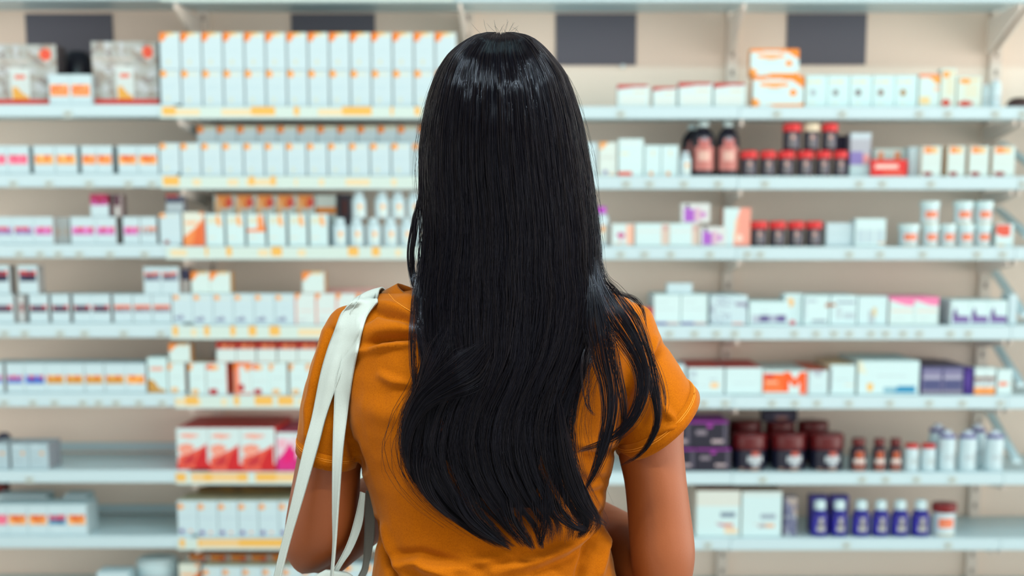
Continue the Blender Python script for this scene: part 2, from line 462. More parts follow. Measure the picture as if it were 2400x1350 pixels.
UNIT_LABEL = ['white shelving bay at the left end, its lower shelves half empty', 'shelving bay with yellow price strips holding the orange-cornered white cartons',
              'white shelving bay mostly hidden behind the person', 'white shelving bay with dark jars, purple boxes and blue bottles', 'white shelving bay at the far right edge, only a sliver showing']
UNITS = []
for i in range(5):
    x0, x1 = BX[i], BX[i + 1]
    root = bpy.data.objects.new('shelf_unit', None); COL.objects.link(root)
    root.location = ((x0 + x1) / 2, YB, 0); L = Vector(root.location)
    tag(root, UNIT_LABEL[i], 'shelving', 'bays of the pharmacy shelving')
    UNITS.append(root)
    def sub(name, me, mat, par, **k):
        o = link(name, me, mat, par)
        o.location = -L if par is root else (0, 0, 0)
        return o
    sub('back_panel', box_mesh('back_panel', x0 + .001, x1 - .001, YB, YB + 0.02, 0.05, 2.3, 0), M_BACK, root)
    pst = link('upright', upright_mesh(x0), None, root); pst.location = (x0 + .0195 - L.x, -L.y, 0)
    if i == 4:
        pst = link('upright', upright_mesh(x1), None, root); pst.location = (x1 - L.x - .0195, -L.y, 0)
    for k in range(0, 9):
        zt, zb = SHZ[k] + DZ[i], LIPB[k] + DZ[i]
        bm = bmesh.new()
        # folded sheet-metal board: top, front lip, returned bottom edge
        prof = [(0.357, zt - .004), (0.357, zt), (0.003, zt), (0, zt - .003), (0, zb + .002), (0.002, zb), (0.02, zb), (0.02, zb + .003), (0.006, zb + .003), (0.006, zt - .018), (0.02, zt - .018), (0.355, zt - .018)]
        xs = (x0 + .0004, x1 - .0004)
        n = len(prof)
        vs = [[bm.verts.new((x, YS + p[0], p[1])) for p in prof] for x in xs]
        for a in range(n):
            b2 = (a + 1) % n
            bm.faces.new((vs[0][a], vs[1][a], vs[1][b2], vs[0][b2]))
        bm.faces.new(vs[0]); bm.faces.new(vs[1][::-1])
        bmesh.ops.recalc_face_normals(bm, faces=bm.faces)
        me = bpy.data.meshes.new('shelf'); bm.to_mesh(me); bm.free()
        s = sub('shelf', me, M_SHELF, root)
        if i == 1:
            sub('price_strip', strip_mesh(x0 + .004, x1 - .004, zb, zt, k), None, s)
        else:
            # clear ticket channel along the lip
            sub('price_rail', box_mesh('price_rail', x0 + .0006, x1 - .0006, YS - .0062, YS - .0005, zb + .002, zt - .002, .001), M_SHELF, s)
            for px in TAGS.get(i, {}).get(k, []):
                p = at(px, (LIP[k][0] + LIP[k][1]) / 2 + 3, YS - .007)
                w_, h_ = .026, .021
                V, Fc, C = [], [], []
                for yy in (YS - .0078, YS - .0066):
                    for jj in range(5):
                        for ii in range(6): V.append((p[0] - w_ / 2 + w_ * ii / 5, yy, p[2] - h_ / 2 + h_ * jj / 4 - .001))
                for jj in range(4):
                    for ii in range(5):
                        a = jj * 6 + ii
                        tx = (jj == 2 and ii in (1, 2, 3)) or (jj == 1 and ii in (1, 2))
                        Fc.append((a, a + 1, a + 7, a + 6)); C.append((150, 158, 156) if tx else (196, 210, 204))
                        Fc.append((a + 30, a + 36, a + 37, a + 31)); C.append((190, 200, 198))
                t = mesh('price_tag', V, Fc, C); t.materials.append(M_CARD)
                sub('price_tag', t, None, s)
        if k < 8 and (i, k) not in ((3, 6), (1, 4)):
            br = link('bracket', BRK0 if k == 0 else BRK1, None, s); br.location = (x0 + .012, 0, zb + .014)
            if i == 4 or i == 3:
                br = link('bracket', BRK0 if k == 0 else BRK1, None, s); br.location = (x1 - .012, 0, zb + .014)
    if i == 4:
        for k in (2, 3, 4, 5, 6):              # sloping arms from the post down to the front of each board
            z0_, z1_ = SHZ[k] + .022, SHZ[k] + (.115 if k < 4 else .15)
            xa = x0 + .052
            V = [(xa + sx_ * .013, y_, z_ + dz_) for sx_ in (-1, 1) for (y_, z_) in ((YB - .004, z1_), (YS + .03, z0_)) for dz_ in (0, .012)]
            sub('brace', mesh('brace', V, [(0, 1, 3, 2), (4, 6, 7, 5), (0, 4, 5, 1), (2, 3, 7, 6), (1, 5, 7, 3), (0, 2, 6, 4)]), M_SHELF, root)
    if i == 0:
        for (pa, pb) in ((1037, 1057), (1183, 1203)):
            za, zb_ = at(200, pa, YB - .012)[2], at(200, pb, YB - .012)[2]
            sub('back_rail', box_mesh('back_rail', x0 + .03, x1 - .03, YB - .012, YB - .001, zb_, za, .001), M_SHELF, root)
    # plinth
    sub('plinth', box_mesh('plinth', x0 + .002, x1 - .002, YS + .01, YB, 0.002, .05, 0), M_POST, root)

# dark sheets on the back panels
for (pa, pb, py0_, py1_, lab, clip) in [(65, 262, 12, 158, 'dark slate sheet on the back panel above the boxed gift sets', 0), (685, 878, 12, 158, 'dark slate sheet rising behind the double tier of white cartons', 0),
                                  (1302, 1492, 14, 153, 'dark grey sheet on the back panel beside the person\'s head', 1), (1842, 2033, 15, 152, 'dark grey sheet behind the stacked orange packs', 0)]:
    a, b_ = at(pa, py1_, YB - .004), at(pb, py0_, YB - .004); b_[2] = min(b_[2], SHZ[0] - .022)
    w_, h_ = b_[0] - a[0], b_[2] - a[2]
    me = box_mesh('notice_sheet', -w_ / 2, w_ / 2, 0, .002, 0, h_, 0)
    o = link('notice_sheet', me, M_DARK, None, ((a[0] + b_[0]) / 2, YB - .0042, a[2]))
    tag(o, lab, 'sign', 'dark sheets along the back panels')
    if clip:
        c = link('clip', lathe_mesh(fine([(.007, 0), (.0075, .002), (.006, .008), (.003, .011)], 2), lambda a, v: (240, 250, 252)), None, o)  # near-white colour paints in the glint on the clip
        c.rotation_euler.x = math.pi / 2; q = at(1460, 156, YB - .006); c.location = (q[0] - o.location.x, -.001, q[2] - a[2])

# ------------------------------------------------------------------ printed designs
OR, OR2, RD = (243, 158, 54), (240, 190, 112), (222, 60, 36)
PALE = (214, 222, 204)
def vit_corner(a=(242, 132, 36)):
    return Design(WHITE, [('p', [(0, 1), (0, .78), (.18, .78), (.4, .93), (.7, 1)], a), ('r', .42, .9, .95, 1, PALE), ('r', .3, .93, .62, 1, OR2), ('r', .3, .14, .52, .26, (206, 214, 196)), ('r', .15, .5, .8, .52, (190, 215, 222))], top=(220, 226, 206), mat=M_FOIL, side=(176, 200, 208))
D_VTOP = vit_corner()
D_VDOT = Design(WHITE, [('e', .16, .9, .17, .09, OR), ('r', .34, .87, .8, .93, PALE), ('r', .25, .1, .45, .24, (204, 216, 204)), ('r', .1, .55, .85, .57, (188, 214, 222)), ('r', .1, .48, .7, .5, (188, 214, 222))], mat=M_FOIL, side=(172, 196, 206))
D_VTALL = Design(WHITE, [('p', [(0, 1), (0, .86), (.24, .86), (.5, 1)], (242, 138, 40)), ('r', .3, .93, .95, 1, (212, 214, 190))], mat=M_FOIL, side=(172, 196, 206), top=(226, 216, 180))
D_VBLUE = Design(WHITE, [('e', .18, .88, .14, .08, (242, 162, 64)), ('r', .36, .84, .8, .88, PALE), ('r', .08, .1, .55, .2, (134, 142, 172)), ('r', .3, .2, .5, .26, (160, 170, 186)), ('r', .2, .5, .8, .52, (190, 214, 220))], side=(186, 206, 210), top=(205, 226, 220))
D_VPINK = Design((210, 226, 224), [('p', [(0, 1), (0, .84), (.14, .84), (.26, 1)], (240, 150, 70)), ('r', 0, .0, .05, .86, (240, 150, 130)), ('r', .2, .45, .85, .47, (226, 196, 190)), ('r', .1, .1, .5, .18, (200, 206, 210))], side=(232, 140, 116), top=(232, 180, 170))
D_VPUR = Design(WHITE, [('e', .16, .84, .15, .09, (240, 156, 60)), ('r', .34, .82, .7, .88, PALE), ('e', .2, .1, .14, .06, (112, 80, 150)), ('e', .62, .1, .1, .05, (234, 160, 120)), ('r', .1, .5, .85, .52, (182, 204, 216))], side=(150, 164, 176), top=(212, 208, 180))
def band(c1, c2, seed=0, lo=.34, hi=.68, base=WHITE):
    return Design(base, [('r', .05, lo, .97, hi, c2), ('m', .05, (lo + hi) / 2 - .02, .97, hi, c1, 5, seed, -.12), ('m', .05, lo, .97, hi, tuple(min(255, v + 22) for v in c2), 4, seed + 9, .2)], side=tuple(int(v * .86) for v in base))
B_PINK = band((222, 50, 90), (240, 110, 140), 1); B_ORNG = band((232, 112, 48), (236, 168, 92), 2); B_ORN2 = band((226, 96, 42), (240, 148, 76), 3)
def band2(c1, c2, seed, lo=.33, hi=.62):
    m = lo + (hi - lo) * .55
    return Design(WHITE, [('r', .04, m, .97, hi, c1), ('r', .06, lo, .95, m, c2), ('m', .06, lo, .95, hi, tuple(min(255, v + 30) for v in c2), 4, seed, .15)], side=(168, 166, 164))
B_PUR = band2((218, 58, 96), (140, 128, 176), 4); B_MAG = band2((224, 64, 104), (196, 108, 176), 5); B_GRY = band2((228, 130, 90), (150, 160, 168), 6)
B_DARK = band2((206, 56, 50), (58, 58, 80), 7, .36, .62); B_DGRY = band2((228, 120, 84), (122, 128, 144), 8, .36, .62); B_NAVY = band2((196, 60, 54), (34, 36, 66), 17, .45, .82)
B_NVG = band2((220, 112, 88), (92, 98, 120), 18, .5, .84)
B_BLUE = band2((212, 70, 120), (96, 128, 196), 9, .3, .6); B_BLU2 = band2((190, 70, 130), (30, 92, 186), 10, .3, .6); B_GOLD = band2((226, 108, 44), (204, 148, 62), 11, .3, .6); B_GOL2 = band2((238, 130, 52), (238, 158, 72), 12, .3, .6)
B_TEAL = band2((206, 70, 100), (44, 112, 150), 13, .33, .66); B_OR7 = band((228, 100, 48), (238, 160, 84), 14, .32, .68)
PLAINW = Design(WHITE, [('r', .15, .55, .7, .57, (178, 206, 212)), ('r', .15, .46, .55, .48, (184, 210, 214))], side=(170, 196, 202))
WP = 'price-strip bay'

# ================================================================== top shelf
GIFT = Design((172, 176, 172), [('m', 0, .1, 1, 1, (158, 150, 140), 5, 3, .08), ('m', 0, .1, 1, 1, (188, 194, 196), 6, 8, .18), ('m', 0, 0.1, 1, 1, (146, 140, 136), 9, 5, .3), ('r', .0, .7, .62, .74, (190, 182, 172)), ('r', 0, .62, .5, .64, (196, 190, 184)),
     ('r', 0, .06, 1, .09, (214, 120, 60)), ('r', 0, 0, 1, .08, (206, 52, 44)), ('r', .36, .08, .63, .62, (206, 218, 216)), ('r', .42, .44, .57, .5, (226, 120, 96)), ('p', [(.37, .08), (.37, .3), (.44, .3), (.5, .2), (.6, .14), (.61, .08)], (228, 168, 74)), ('e', .86, .84, .085, .105, (236, 140, 70)), ('e', .86, .84, .075, .095, (226, 84, 62))], side=(70, 66, 70), top=(120, 112, 104), n=(48, 44))
carton('gift_box', 'grey marbled gift set box with red disc, cut by the left edge', -38, 134, 104, 1, GIFT, .03, .09, group='marbled gift set boxes')
carton('gift_box', 'grey marbled gift set box with red disc, against the tiers of white cartons', 216, 371, 97, 1, GIFT, .03, .09, group='marbled gift set boxes')
S1B = band((226, 84, 46), (240, 150, 88), 21, .28, .68)
row('carton', 'small white carton with orange-red band', 'between the gift set boxes', 'banded cartons between gift boxes', [(114, 163), (166, 214)], 174, 1, S1B, 0, .028)
# dark case lying behind
def dome(name, label, px0, px1, pyt, sh, dy, d, col, cat):
    cx, Yf, zb, w, h = place(px0, px1, pyt, sh, dy)
    V, Fc, C = [], [], []; n, m = 28, 10
    for j in range(m + 1):
        a = math.pi / 2 * j / m
        for i in range(n):
            t = 2 * math.pi * i / n
            V.append((w / 2 * math.cos(a) ** .6 * math.cos(t), d / 2 + d / 2 * math.cos(a) ** .6 * math.sin(t), h * math.sin(a)))
    for j in range(m):
        for i in range(n):
            Fc.append((j * n + i, j * n + (i + 1) % n, (j + 1) * n + (i + 1) % n, (j + 1) * n + i)); C.append(col if j not in (2,) else tuple(int(v * 1.6) for v in col))
    Fc.append(tuple(range(n))[::-1]); C.append(col)
    me = mesh(name, V, Fc, C); me.materials.append(M_PLAS); me.polygons.foreach_set('use_smooth', np.ones(len(me.polygons), bool))
    o = link(name, me, None, None, (cx, Yf, zb)); tag(o, label, cat); return o
dome('zip_case', 'dark rounded case behind the small banded cartons', 118, 222, 112, 1, .135, .12, (26, 26, 38), 'case')
row('carton', 'wrapped white carton with orange corner', 'upper tier, top shelf', 'white cartons in the upper tier of the top shelf', span(376, 49.6, 14, 47), 76, 1, D_VTOP, .004, .085,
    base=row('carton', 'wrapped white carton with orange dot', 'lower tier, top shelf', 'white cartons in the lower tier of the top shelf', span(376, 49.6, 14, 47), 164, 1, D_VDOT, .004, .085))
# far side of the person
D_RED = Design((208, 230, 230), [('p', [(.02, 1), (.02, .8), (.55, .9), (.98, .92), (.98, 1)], (186, 46, 42)), ('r', .5, .62, .92, .69, (220, 204, 176)), ('r', .15, .62, .42, .65, (200, 214, 214)), ('r', .1, .06, .9, .5, (214, 226, 222))], top=(196, 60, 54), side=(176, 190, 194))
for i, (a, b_, t) in enumerate([(1447, 1522, 198), (1530, 1586, 203), (1590, 1670, 193), (1673, 1748, 194)]):
    carton('carton', f'white carton with slanted dark red stripe, {ORD[i]} from the person on the top shelf', a, b_, t, 1, D_RED, .01, .06, group='red striped cartons on the top shelf')
D_ORP = Design((204, 232, 234), [('p', [(0, 1), (0, .88), (.5, .93), (.8, .86), (1, .6), (1, 1)], (242, 140, 44)), ('p', [(0, 0), (0, .28), (.12, .2), (.14, .12), (.4, .06), (1, .1), (1, 0)], (242, 158, 72)), ('p', [(.1, 0), (.16, .12), (.4, .02), (.4, 0)], (206, 232, 234)), ('e', .42, .72, .3, .09, (242, 160, 92)), ('e', .42, .72, .2, .03, (236, 190, 140)), ('e', .8, .46, .07, .13, (240, 150, 66)), ('r', .25, .5, .6, .52, (180, 206, 210))], top=(238, 134, 40), side=(220, 150, 80), n=(40, 26))
t = carton('flat_pack', 'orange and white pack with swoosh, lower of two beside the dotted cartons', 1764, 1884, 178, 1, D_ORP, .002, .06, group='orange and white packs')
carton('flat_pack', 'orange and white pack with swoosh, stacked on top of its twin', 1758, 1872, 114, 1, D_ORP, .002, .06, base=t, group='orange and white packs')
DOTC = [(168, 186, 194), (140, 148, 150), (122, 118, 120), (140, 124, 116), (160, 130, 84)]
def ddot(c): return Design((200, 231, 233), [('e', .36, .45, .16, .11, c), ('r', .05, .76, .62, .82, (216, 214, 184)), ('r', .5, .76, .72, .84, (226, 204, 150)), ('r', .2, .1, .5, .14, (214, 216, 190))], side=(180, 200, 204))
row('carton', 'white carton with a small round dot', 'top shelf', 'dotted white cartons', [(1887 + 53 * i, 1938 + 53 * i, ddot(DOTC[i])) for i in range(5)], 176, 1, D_VDOT, .012, .06)
D_OB = Design((204, 228, 226), [('r', 0, .9, 1, 1, (236, 150, 110)), ('p', [(.5, .93), (1, .93), (1, .7), (.85, .68)], (238, 164, 74)), ('e', .86, .55, .12, .08, (232, 190, 160)), ('r', .05, .06, .55, .3, (230, 206, 150))], side=(214, 220, 206))
carton('carton', 'white carton with salmon top stripe, beyond the dotted cartons', 2153, 2203, 173, 1, D_OB, .012, .06)
D_OR2 = Design((208, 224, 214), [('e', .3, .85, .24, .1, (236, 158, 62)), ('r', .5, .82, .9, .92, (222, 208, 170)), ('r', .3, .3, .85, .75, (214, 218, 196)), ('e', .35, .1, .32, .09, (196, 66, 46))], side=(206, 214, 206))
carton('carton', 'narrow carton with orange dot above and red dot below, behind its twin', 2205, 2241, 160, 1, D_OR2, .01, .05, group='red dotted narrow cartons')
carton('carton', 'narrow carton with orange dot above and red dot below, nearer the post', 2243, 2300, 178, 1, D_OR2, .01, .05, group='red dotted narrow cartons')
vessel('capped', 'bottle', 'slim white bottle by the post on the top shelf', 2322, 2352, 186, 1, .02, tone=(206, 230, 232))
vessel('capped', 'bottle', 'thin short white bottle against the last narrow carton on the top shelf', 2303, 2320, 195, 1, .03, tone=(206, 230, 232))
dome('tin', 'flat dark brown tin at the right edge of the top shelf', 2366, 2430, 226, 1, .05, .07, (62, 44, 42), 'tin')

# ================================================================== second shelf
row('carton', 'white carton with pink or orange band', 'second shelf', 'banded cartons on the second shelf',
    [(-34, 16, B_PINK), (18, 68, B_PINK), (78, 128, B_ORNG), (130, 181, B_ORNG), (190, 226, B_ORN2), (227, 263, B_ORN2), (276, 322, B_OR7), (324, 371, B_OR7)], 341, 2, B_ORNG, 0, .08)
row('carton', 'wrapped white carton with orange dot', 'front row, second shelf', 'white cartons in the front row of the second shelf', span(374, 49.4, 13, 46.8), 335, 2, D_VDOT, .002, .085)
row('carton', 'taller white carton with orange corner', 'back row, second shelf', 'taller white cartons at the back of the second shelf', span(463, 47, 12, 46), 295, 2, D_VTALL, .092, .085)
carton('carton', 'plain white carton half hidden by the person\'s hair on the second shelf', 1362, 1399, 334, 2, PLAINW, .01, .06)
D_A = Design((214, 228, 222), [('p', [(.05, 1), (.05, .8), (.2, .8), (.3, .9), (.55, 1)], (240, 160, 66)), ('r', .1, .5, .9, .6, (206, 216, 210)), ('e', .35, .1, .14, .06, (130, 124, 170)), ('r', .6, .02, .95, .08, (232, 190, 150))], side=(222, 180, 150))
carton('carton', 'white carton with orange corner and blue spot beside the person\'s hair', 1403, 1446, 333, 2, D_A, .01, .06)
D_T = Design((206, 232, 233), [('r', .0, .0, .55, .1, (224, 80, 48)), ('r', .1, .56, .4, .62, (222, 222, 196)), ('r', .05, .86, .8, .92, (214, 226, 226))], side=(200, 216, 214))
carton('carton', 'tall white carton with a red bar at its foot', 1449, 1508, 325, 2, D_T, .006, .06)
D_P2 = Design((204, 230, 232), [('e', .42, .06, .14, .06, (228, 150, 70)), ('r', .45, .68, .58, .84, (222, 216, 186)), ('r', .1, .4, .8, .41, (186, 210, 214))], side=(192, 212, 212))
carton('carton', 'white carton with one small orange spot, next to the red-footed carton', 1510, 1549, 340, 2, D_P2, .01, .06)
carton('carton', 'white carton with one small orange spot, next to the small bottle', 1550, 1590, 340, 2, D_P2, .01, .06)
vessel('pills', 'bottle', 'small white bottle before the dark syrup bottles', 1592, 1622, 354, 2, .0, tone=(180, 196, 204))
vrow('syrup', 'syrup_bottle', 'dark syrup bottle with white cap and pink label', 'second shelf', 'dark syrup bottles', [(1622, 1680), (1681, 1737)], 283, 2, .012)
vessel('syrup', 'syrup_bottle', 'dark syrup bottle set back behind the two front ones', 1598, 1652, 290, 2, .1, group='dark syrup bottles')
xs = [(1737, 1779), (1783, 1822), (1824, 1867), (1869, 1911), (1913, 1952), (1954, 1990)]
tj = vrow('jar', 'jar', 'dark jar with red lid', 'lower tier, second shelf', 'red lidded jars on the second shelf', xs, 353, 2, .005, cat='jar')
vrow('jar', 'jar', 'dark jar with red or cream lid', 'upper tier, second shelf', 'red lidded jars on the second shelf', [(1836, 1882), (1884, 1925, None, (222, 206, 178)), (1927, 1967)], 288, 2, .005, base=tj[3], cat='jar')
D_DP = Design((44, 40, 70), [('r', .2, .45, .9, .55, (104, 90, 140)), ('r', .3, .2, .8, .24, (80, 74, 110))], side=(40, 36, 60))
carton('carton', 'dark purple carton standing behind the red lidded jars', 1962, 1992, 318, 2, D_DP, .085, .05)
D_PB = Design((176, 180, 190), [('r', 0, .86, 1, 1, (196, 212, 220)), ('r', 0, .28, .62, .56, (136, 124, 186)), ('r', .62, .3, .95, .5, (222, 150, 150)), ('r', 0, 0, 1, .22, (186, 212, 216))], side=(150, 150, 166), top=(200, 214, 222))
carton('carton', 'grey carton with lilac band beside the red lidded jars', 1992, 2041, 311, 2, D_PB, .02, .06)
D_RB = Design((222, 50, 48), [('r', .08, .42, .75, .72, (234, 190, 180)), ('r', .12, .5, .7, .64, (240, 214, 204)), ('r', .3, .06, .92, .2, (238, 110, 84)), ('r', .0, .92, .8, 1, (226, 60, 58))], side=(196, 36, 36), top=(206, 44, 60))
carton('flat_pack', 'low red pack with white lettering patch lying on the second shelf', 2042, 2126, 374, 2, D_RB, .0, .045)
D_SM = Design((206, 222, 216), [('r', .3, .2, .7, .9, (234, 150, 100))], side=(200, 212, 206))
row('carton', 'small pale carton with orange stripe', 'behind the low red pack', 'small cartons behind the red pack', [(2046, 2080), (2084, 2124)], 348, 2, D_SM, .07, .05)
carton('carton', 'plain grey-white carton set back beside the orange topped cartons', 2130, 2158, 344, 2, PLAINW, .03, .06)
D_OT = Design((208, 228, 224), [('r', .08, .76, .5, .98, (240, 140, 56)), ('r', .5, .78, .8, .96, (234, 190, 130)), ('r', .1, .3, .9, .7, (206, 224, 220)), ('e', .32, .07, .26, .07, (150, 50, 42))], side=(222, 200, 170))
row('carton', 'white carton with orange top patch and dark red spot', 'second shelf', 'orange topped cartons on the second shelf', [(2160, 2206), (2221, 2263), (2271, 2318), (2326, 2379)], 342, 2, D_OT, .004, .06)

# ================================================================== third shelf
t3 = row('carton', 'white carton with pink and mauve band', 'third shelf', 'pink banded cartons on the third shelf',
    [(-18, 30, B_PUR), (34, 79, B_PUR), (80, 125, B_MAG), (165, 222, B_MAG), (226, 272, B_MAG), (288, 326, B_MAG), (328, 368, B_GRY)], 508, 3, B_MAG, 0, .08)
row('carton', 'bare white carton end', 'between the pink banded cartons', 'bare carton ends on the third shelf', [(128, 145), (148, 163)], 510, 3, Design((186, 194, 194), [('r', .3, .3, .7, .6, (196, 170, 150))], side=(150, 140, 136)), .03, .06)
D_MT = Design(WHITE, [('r', .0, .55, 1, 1, (176, 48, 92)), ('r', .1, .5, .9, .72, (190, 84, 160)), ('m', 0, .6, 1, 1, (150, 30, 66), 5, 2, .05)], side=(120, 60, 80), top=(150, 40, 80))
carton('carton', 'white carton with magenta top standing on the pink banded cartons', 213, 256, 455, 3, D_MT, .004, .06, base=t3[3])
carton('carton', 'narrow carton with dark plum patch standing beside the magenta one', 266, 287, 456, 3, Design((170, 158, 156), [('r', .1, .5, .8, 1, (74, 28, 52)), ('r', .3, 0, .6, .4, (196, 206, 204))], side=(120, 100, 100)), .012, .05, base=t3[4])
D_OD = Design(WHITE, [('e', .14, .92, .15, .07, OR), ('r', .3, .9, .8, .94, PALE), ('e', .3, .05, .14, .05, (150, 60, 60))], side=(160, 176, 184))
td = carton('carton', 'white carton with orange dot at the end of the pink banded cartons', 374, 425, 499, 3, D_OD, .0, .08)
carton('carton', 'grey carton with navy top standing on the orange dotted carton', 390, 430, 455, 3, Design((170, 184, 190), [('r', 0, .55, 1, .9, (62, 68, 90)), ('r', 0, .86, .75, 1, (190, 70, 56))], side=(130, 130, 140)), .02, .05, base=td)
D_OP = Design((220, 226, 212), [('p', [(0, 0), (0, .25), (.5, .5), (.7, .62), (1, .85), (1, 0)], (238, 140, 70)), ('p', [(.4, 0), (.6, .5), (.8, .62), (1, .7), (1, 0)], (228, 104, 40)), ('r', .1, .62, .7, .74, (240, 186, 140)), ('r', .8, .94, 1, 1, (238, 150, 80))], side=(200, 208, 206), mat=M_FOIL)
carton('carton', 'carton with a large orange flame print on the third shelf', 429, 479, 497, 3, D_OP, .0, .08)
def dtick(k, c=(242, 166, 80)):
    s = [('p', [(.6, .98), (.78, .98), (.9, .62), (.62, .62)], c), ('r', .1, .7, .6, .9, (214, 220, 198)), ('r', .1, .22, .5, .25, (226, 214, 190))]
    if k: s += [('r', 0, .42, 1, .52, (240, 132, 62)), ('p', [(.55, .5), (.7, .98), (.9, .98), (1, .5)], (240, 140, 66))]
    return Design((204, 231, 232), s, side=(164, 188, 200), mat=M_FOIL)
DT0, DT1 = dtick(0), dtick(1)
tt = row('carton', 'white carton with orange tick', 'front row, third shelf', 'orange tick cartons on the third shelf', [(482, 525, DT0), (529, 574, DT0), (578, 622, DT1), (626, 671, DT0), (675, 720, DT0), (724, 769, DT0)], 501, 3, DT0, .002, .08)
D_FL = Design((208, 226, 222), [('p', [(.1, 1), (.2, .82), (.5, .72), (.95, .78), (.95, 1)], (242, 150, 60)), ('e', .78, .86, .2, .1, (222, 62, 34)), ('r', .05, .4, .3, .9, (240, 190, 130))], side=(200, 200, 190), top=(220, 120, 60), mat=M_FOIL)
row('carton', 'tall carton with red and orange flame top', 'back row, third shelf', 'flame topped cartons at the back of the third shelf', [(503, 549), (551, 597), (599, 644), (646, 692), (693, 739)], 457, 3, D_FL, .1, .08)
carton('carton', 'tall white carton with one orange band at the back of the third shelf', 741, 788, 457, 3, Design((214, 228, 222), [('r', .0, .62, 1, .78, (240, 150, 64)), ('r', .3, .3, .6, .6, (240, 180, 110))], side=(120, 116, 116)), .1, .08)
carton('carton', 'dark grey carton in the gap before the white pill bottles', 792, 822, 455, 3, Design((96, 92, 104), [('r', .4, .6, .7, .9, (150, 80, 66)), ('r', .1, .1, .6, .4, (120, 122, 130))], side=(70, 66, 70)), .17, .06)
tp = vrow('pills', 'pill_bottle', 'white pill bottle with orange tick', 'lower tier, third shelf', 'white pill bottles on the third shelf', [(775, 813), (815, 853), (855, 893), (895, 932), (934, 971), (973, 1008)], 511, 3, .002)
vrow('pills', 'pill_bottle', 'white pill bottle with orange tick', 'upper tier, third shelf', 'white pill bottles on the third shelf', [(822, 858), (876, 912), (914, 950), (952, 988)], 449, 3, .002, base=tp[0])
vessel('pills', 'bottle', 'white bottle with violet cap touching the person\'s hair', 1386, 1430, 484, 3, .01, tone=(188, 74, 200))
D_MG = Design((208, 229, 229), [('e', .42, .48, .2, .12, (196, 76, 140)), ('r', .35, .2, .5, .35, (216, 180, 190)), ('r', .15, .06, .5, .12, (220, 190, 170)), ('r', .68, .05, .98, .95, (240, 190, 166))], side=(234, 190, 170))
carton('carton', 'white carton with magenta spot and peach side panel', 1433, 1485, 524, 3, D_MG, .004, .07)
D_PW = Design((206, 231, 232), [('r', .05, .62, .95, .66, (226, 214, 204)), ('r', .78, .05, .98, .95, (214, 194, 180)), ('r', .84, .7, .94, .9, (200, 160, 160))], side=(222, 204, 190))
tw = row('carton', 'broad white carton with beige side stripe', 'third shelf', 'broad white cartons on the third shelf', [(1488, 1568), (1570, 1638)], 523, 3, D_PW, .004, .075)
D_PI = Design((214, 220, 218), [('p', [(.1, .05), (.1, .7), (.2, .92), (.32, .7), (.45, .7), (.5, .05)], (170, 96, 200)), ('r', .45, .08, .7, .75, (214, 180, 200)), ('e', .78, .42, .1, .16, (196, 120, 196)), ('r', .12, .8, .28, .95, (70, 66, 90))], side=(196, 196, 196))
carton('carton', 'carton with a violet bottle picture lying on the broad white carton', 1596, 1664, 476, 3, D_PI, .012, .05, base=tw[1])
carton('carton', 'carton with a violet bottle picture standing on the third shelf', 1640, 1702, 531, 3, D_PI, .004, .06)
D_PE = Design((205, 231, 232), [('p', [(.62, 1), (1, 1), (1, 0), (.35, 0), (.42, .6)], (240, 166, 146)), ('r', .62, .0, 1, 1, (240, 160, 142)), ('e', .6, .2, .12, .1, (236, 220, 204)), ('p', [(.36, .1), (.44, .7), (.5, .7), (.42, .1)], (240, 206, 170))], side=(236, 166, 146), n=(24, 34))
carton('carton', 'tall white and peach carton beside the red lidded jars', 1696, 1759, 487, 3, D_PE, .012, .06)
vrow('jar', 'jar', 'dark jar with red lid', 'third shelf', 'red lidded jars on the third shelf', [(1761, 1802), (1804, 1846), (1848, 1889), (1890, 1931)], 518, 3, .004, cat='jar')
carton('carton', 'plain white carton beside the third shelf jars', 1936, 2001, 522, 3, PLAINW, .02, .06)
D_WP = Design((206, 232, 234), [('r', .05, .1, .95, .6, (186, 208, 216)), ('r', .3, .1, .36, .6, (206, 228, 230)), ('r', .6, .1, .66, .6, (206, 228, 230)), ('r', .76, .06, .98, .12, (224, 190, 160))], side=(180, 200, 206))
carton('carton', 'white pack with pale blue stripes on the third shelf', 2004, 2076, 512, 3, D_WP, .004, .06)
tb = vrow('tub', 'tub', 'white tub with orange label', 'lower tier, third shelf', 'white tubs on the third shelf', [(2110, 2162), (2166, 2206), (2208, 2246), (2248, 2289), (2290, 2330)], 525, 3, .004, cat='tub')
vrow('tub', 'tub', 'white tub with orange label', 'upper tier, third shelf', 'white tubs on the third shelf', [(2160, 2208), (2239, 2287), (2289, 2333)], 471, 3, .004, base=tb[1], cat='tub')
carton('carton', 'white carton with red top patch beside the white tubs', 2334, 2376, 524, 3, Design((206, 230, 231), [('r', .0, .52, .82, .96, (224, 96, 76)), ('e', .5, .52, .35, .1, (224, 90, 70)), ('r', .1, .0, .5, .08, (226, 206, 170))], side=(200, 214, 210)), .004, .06)

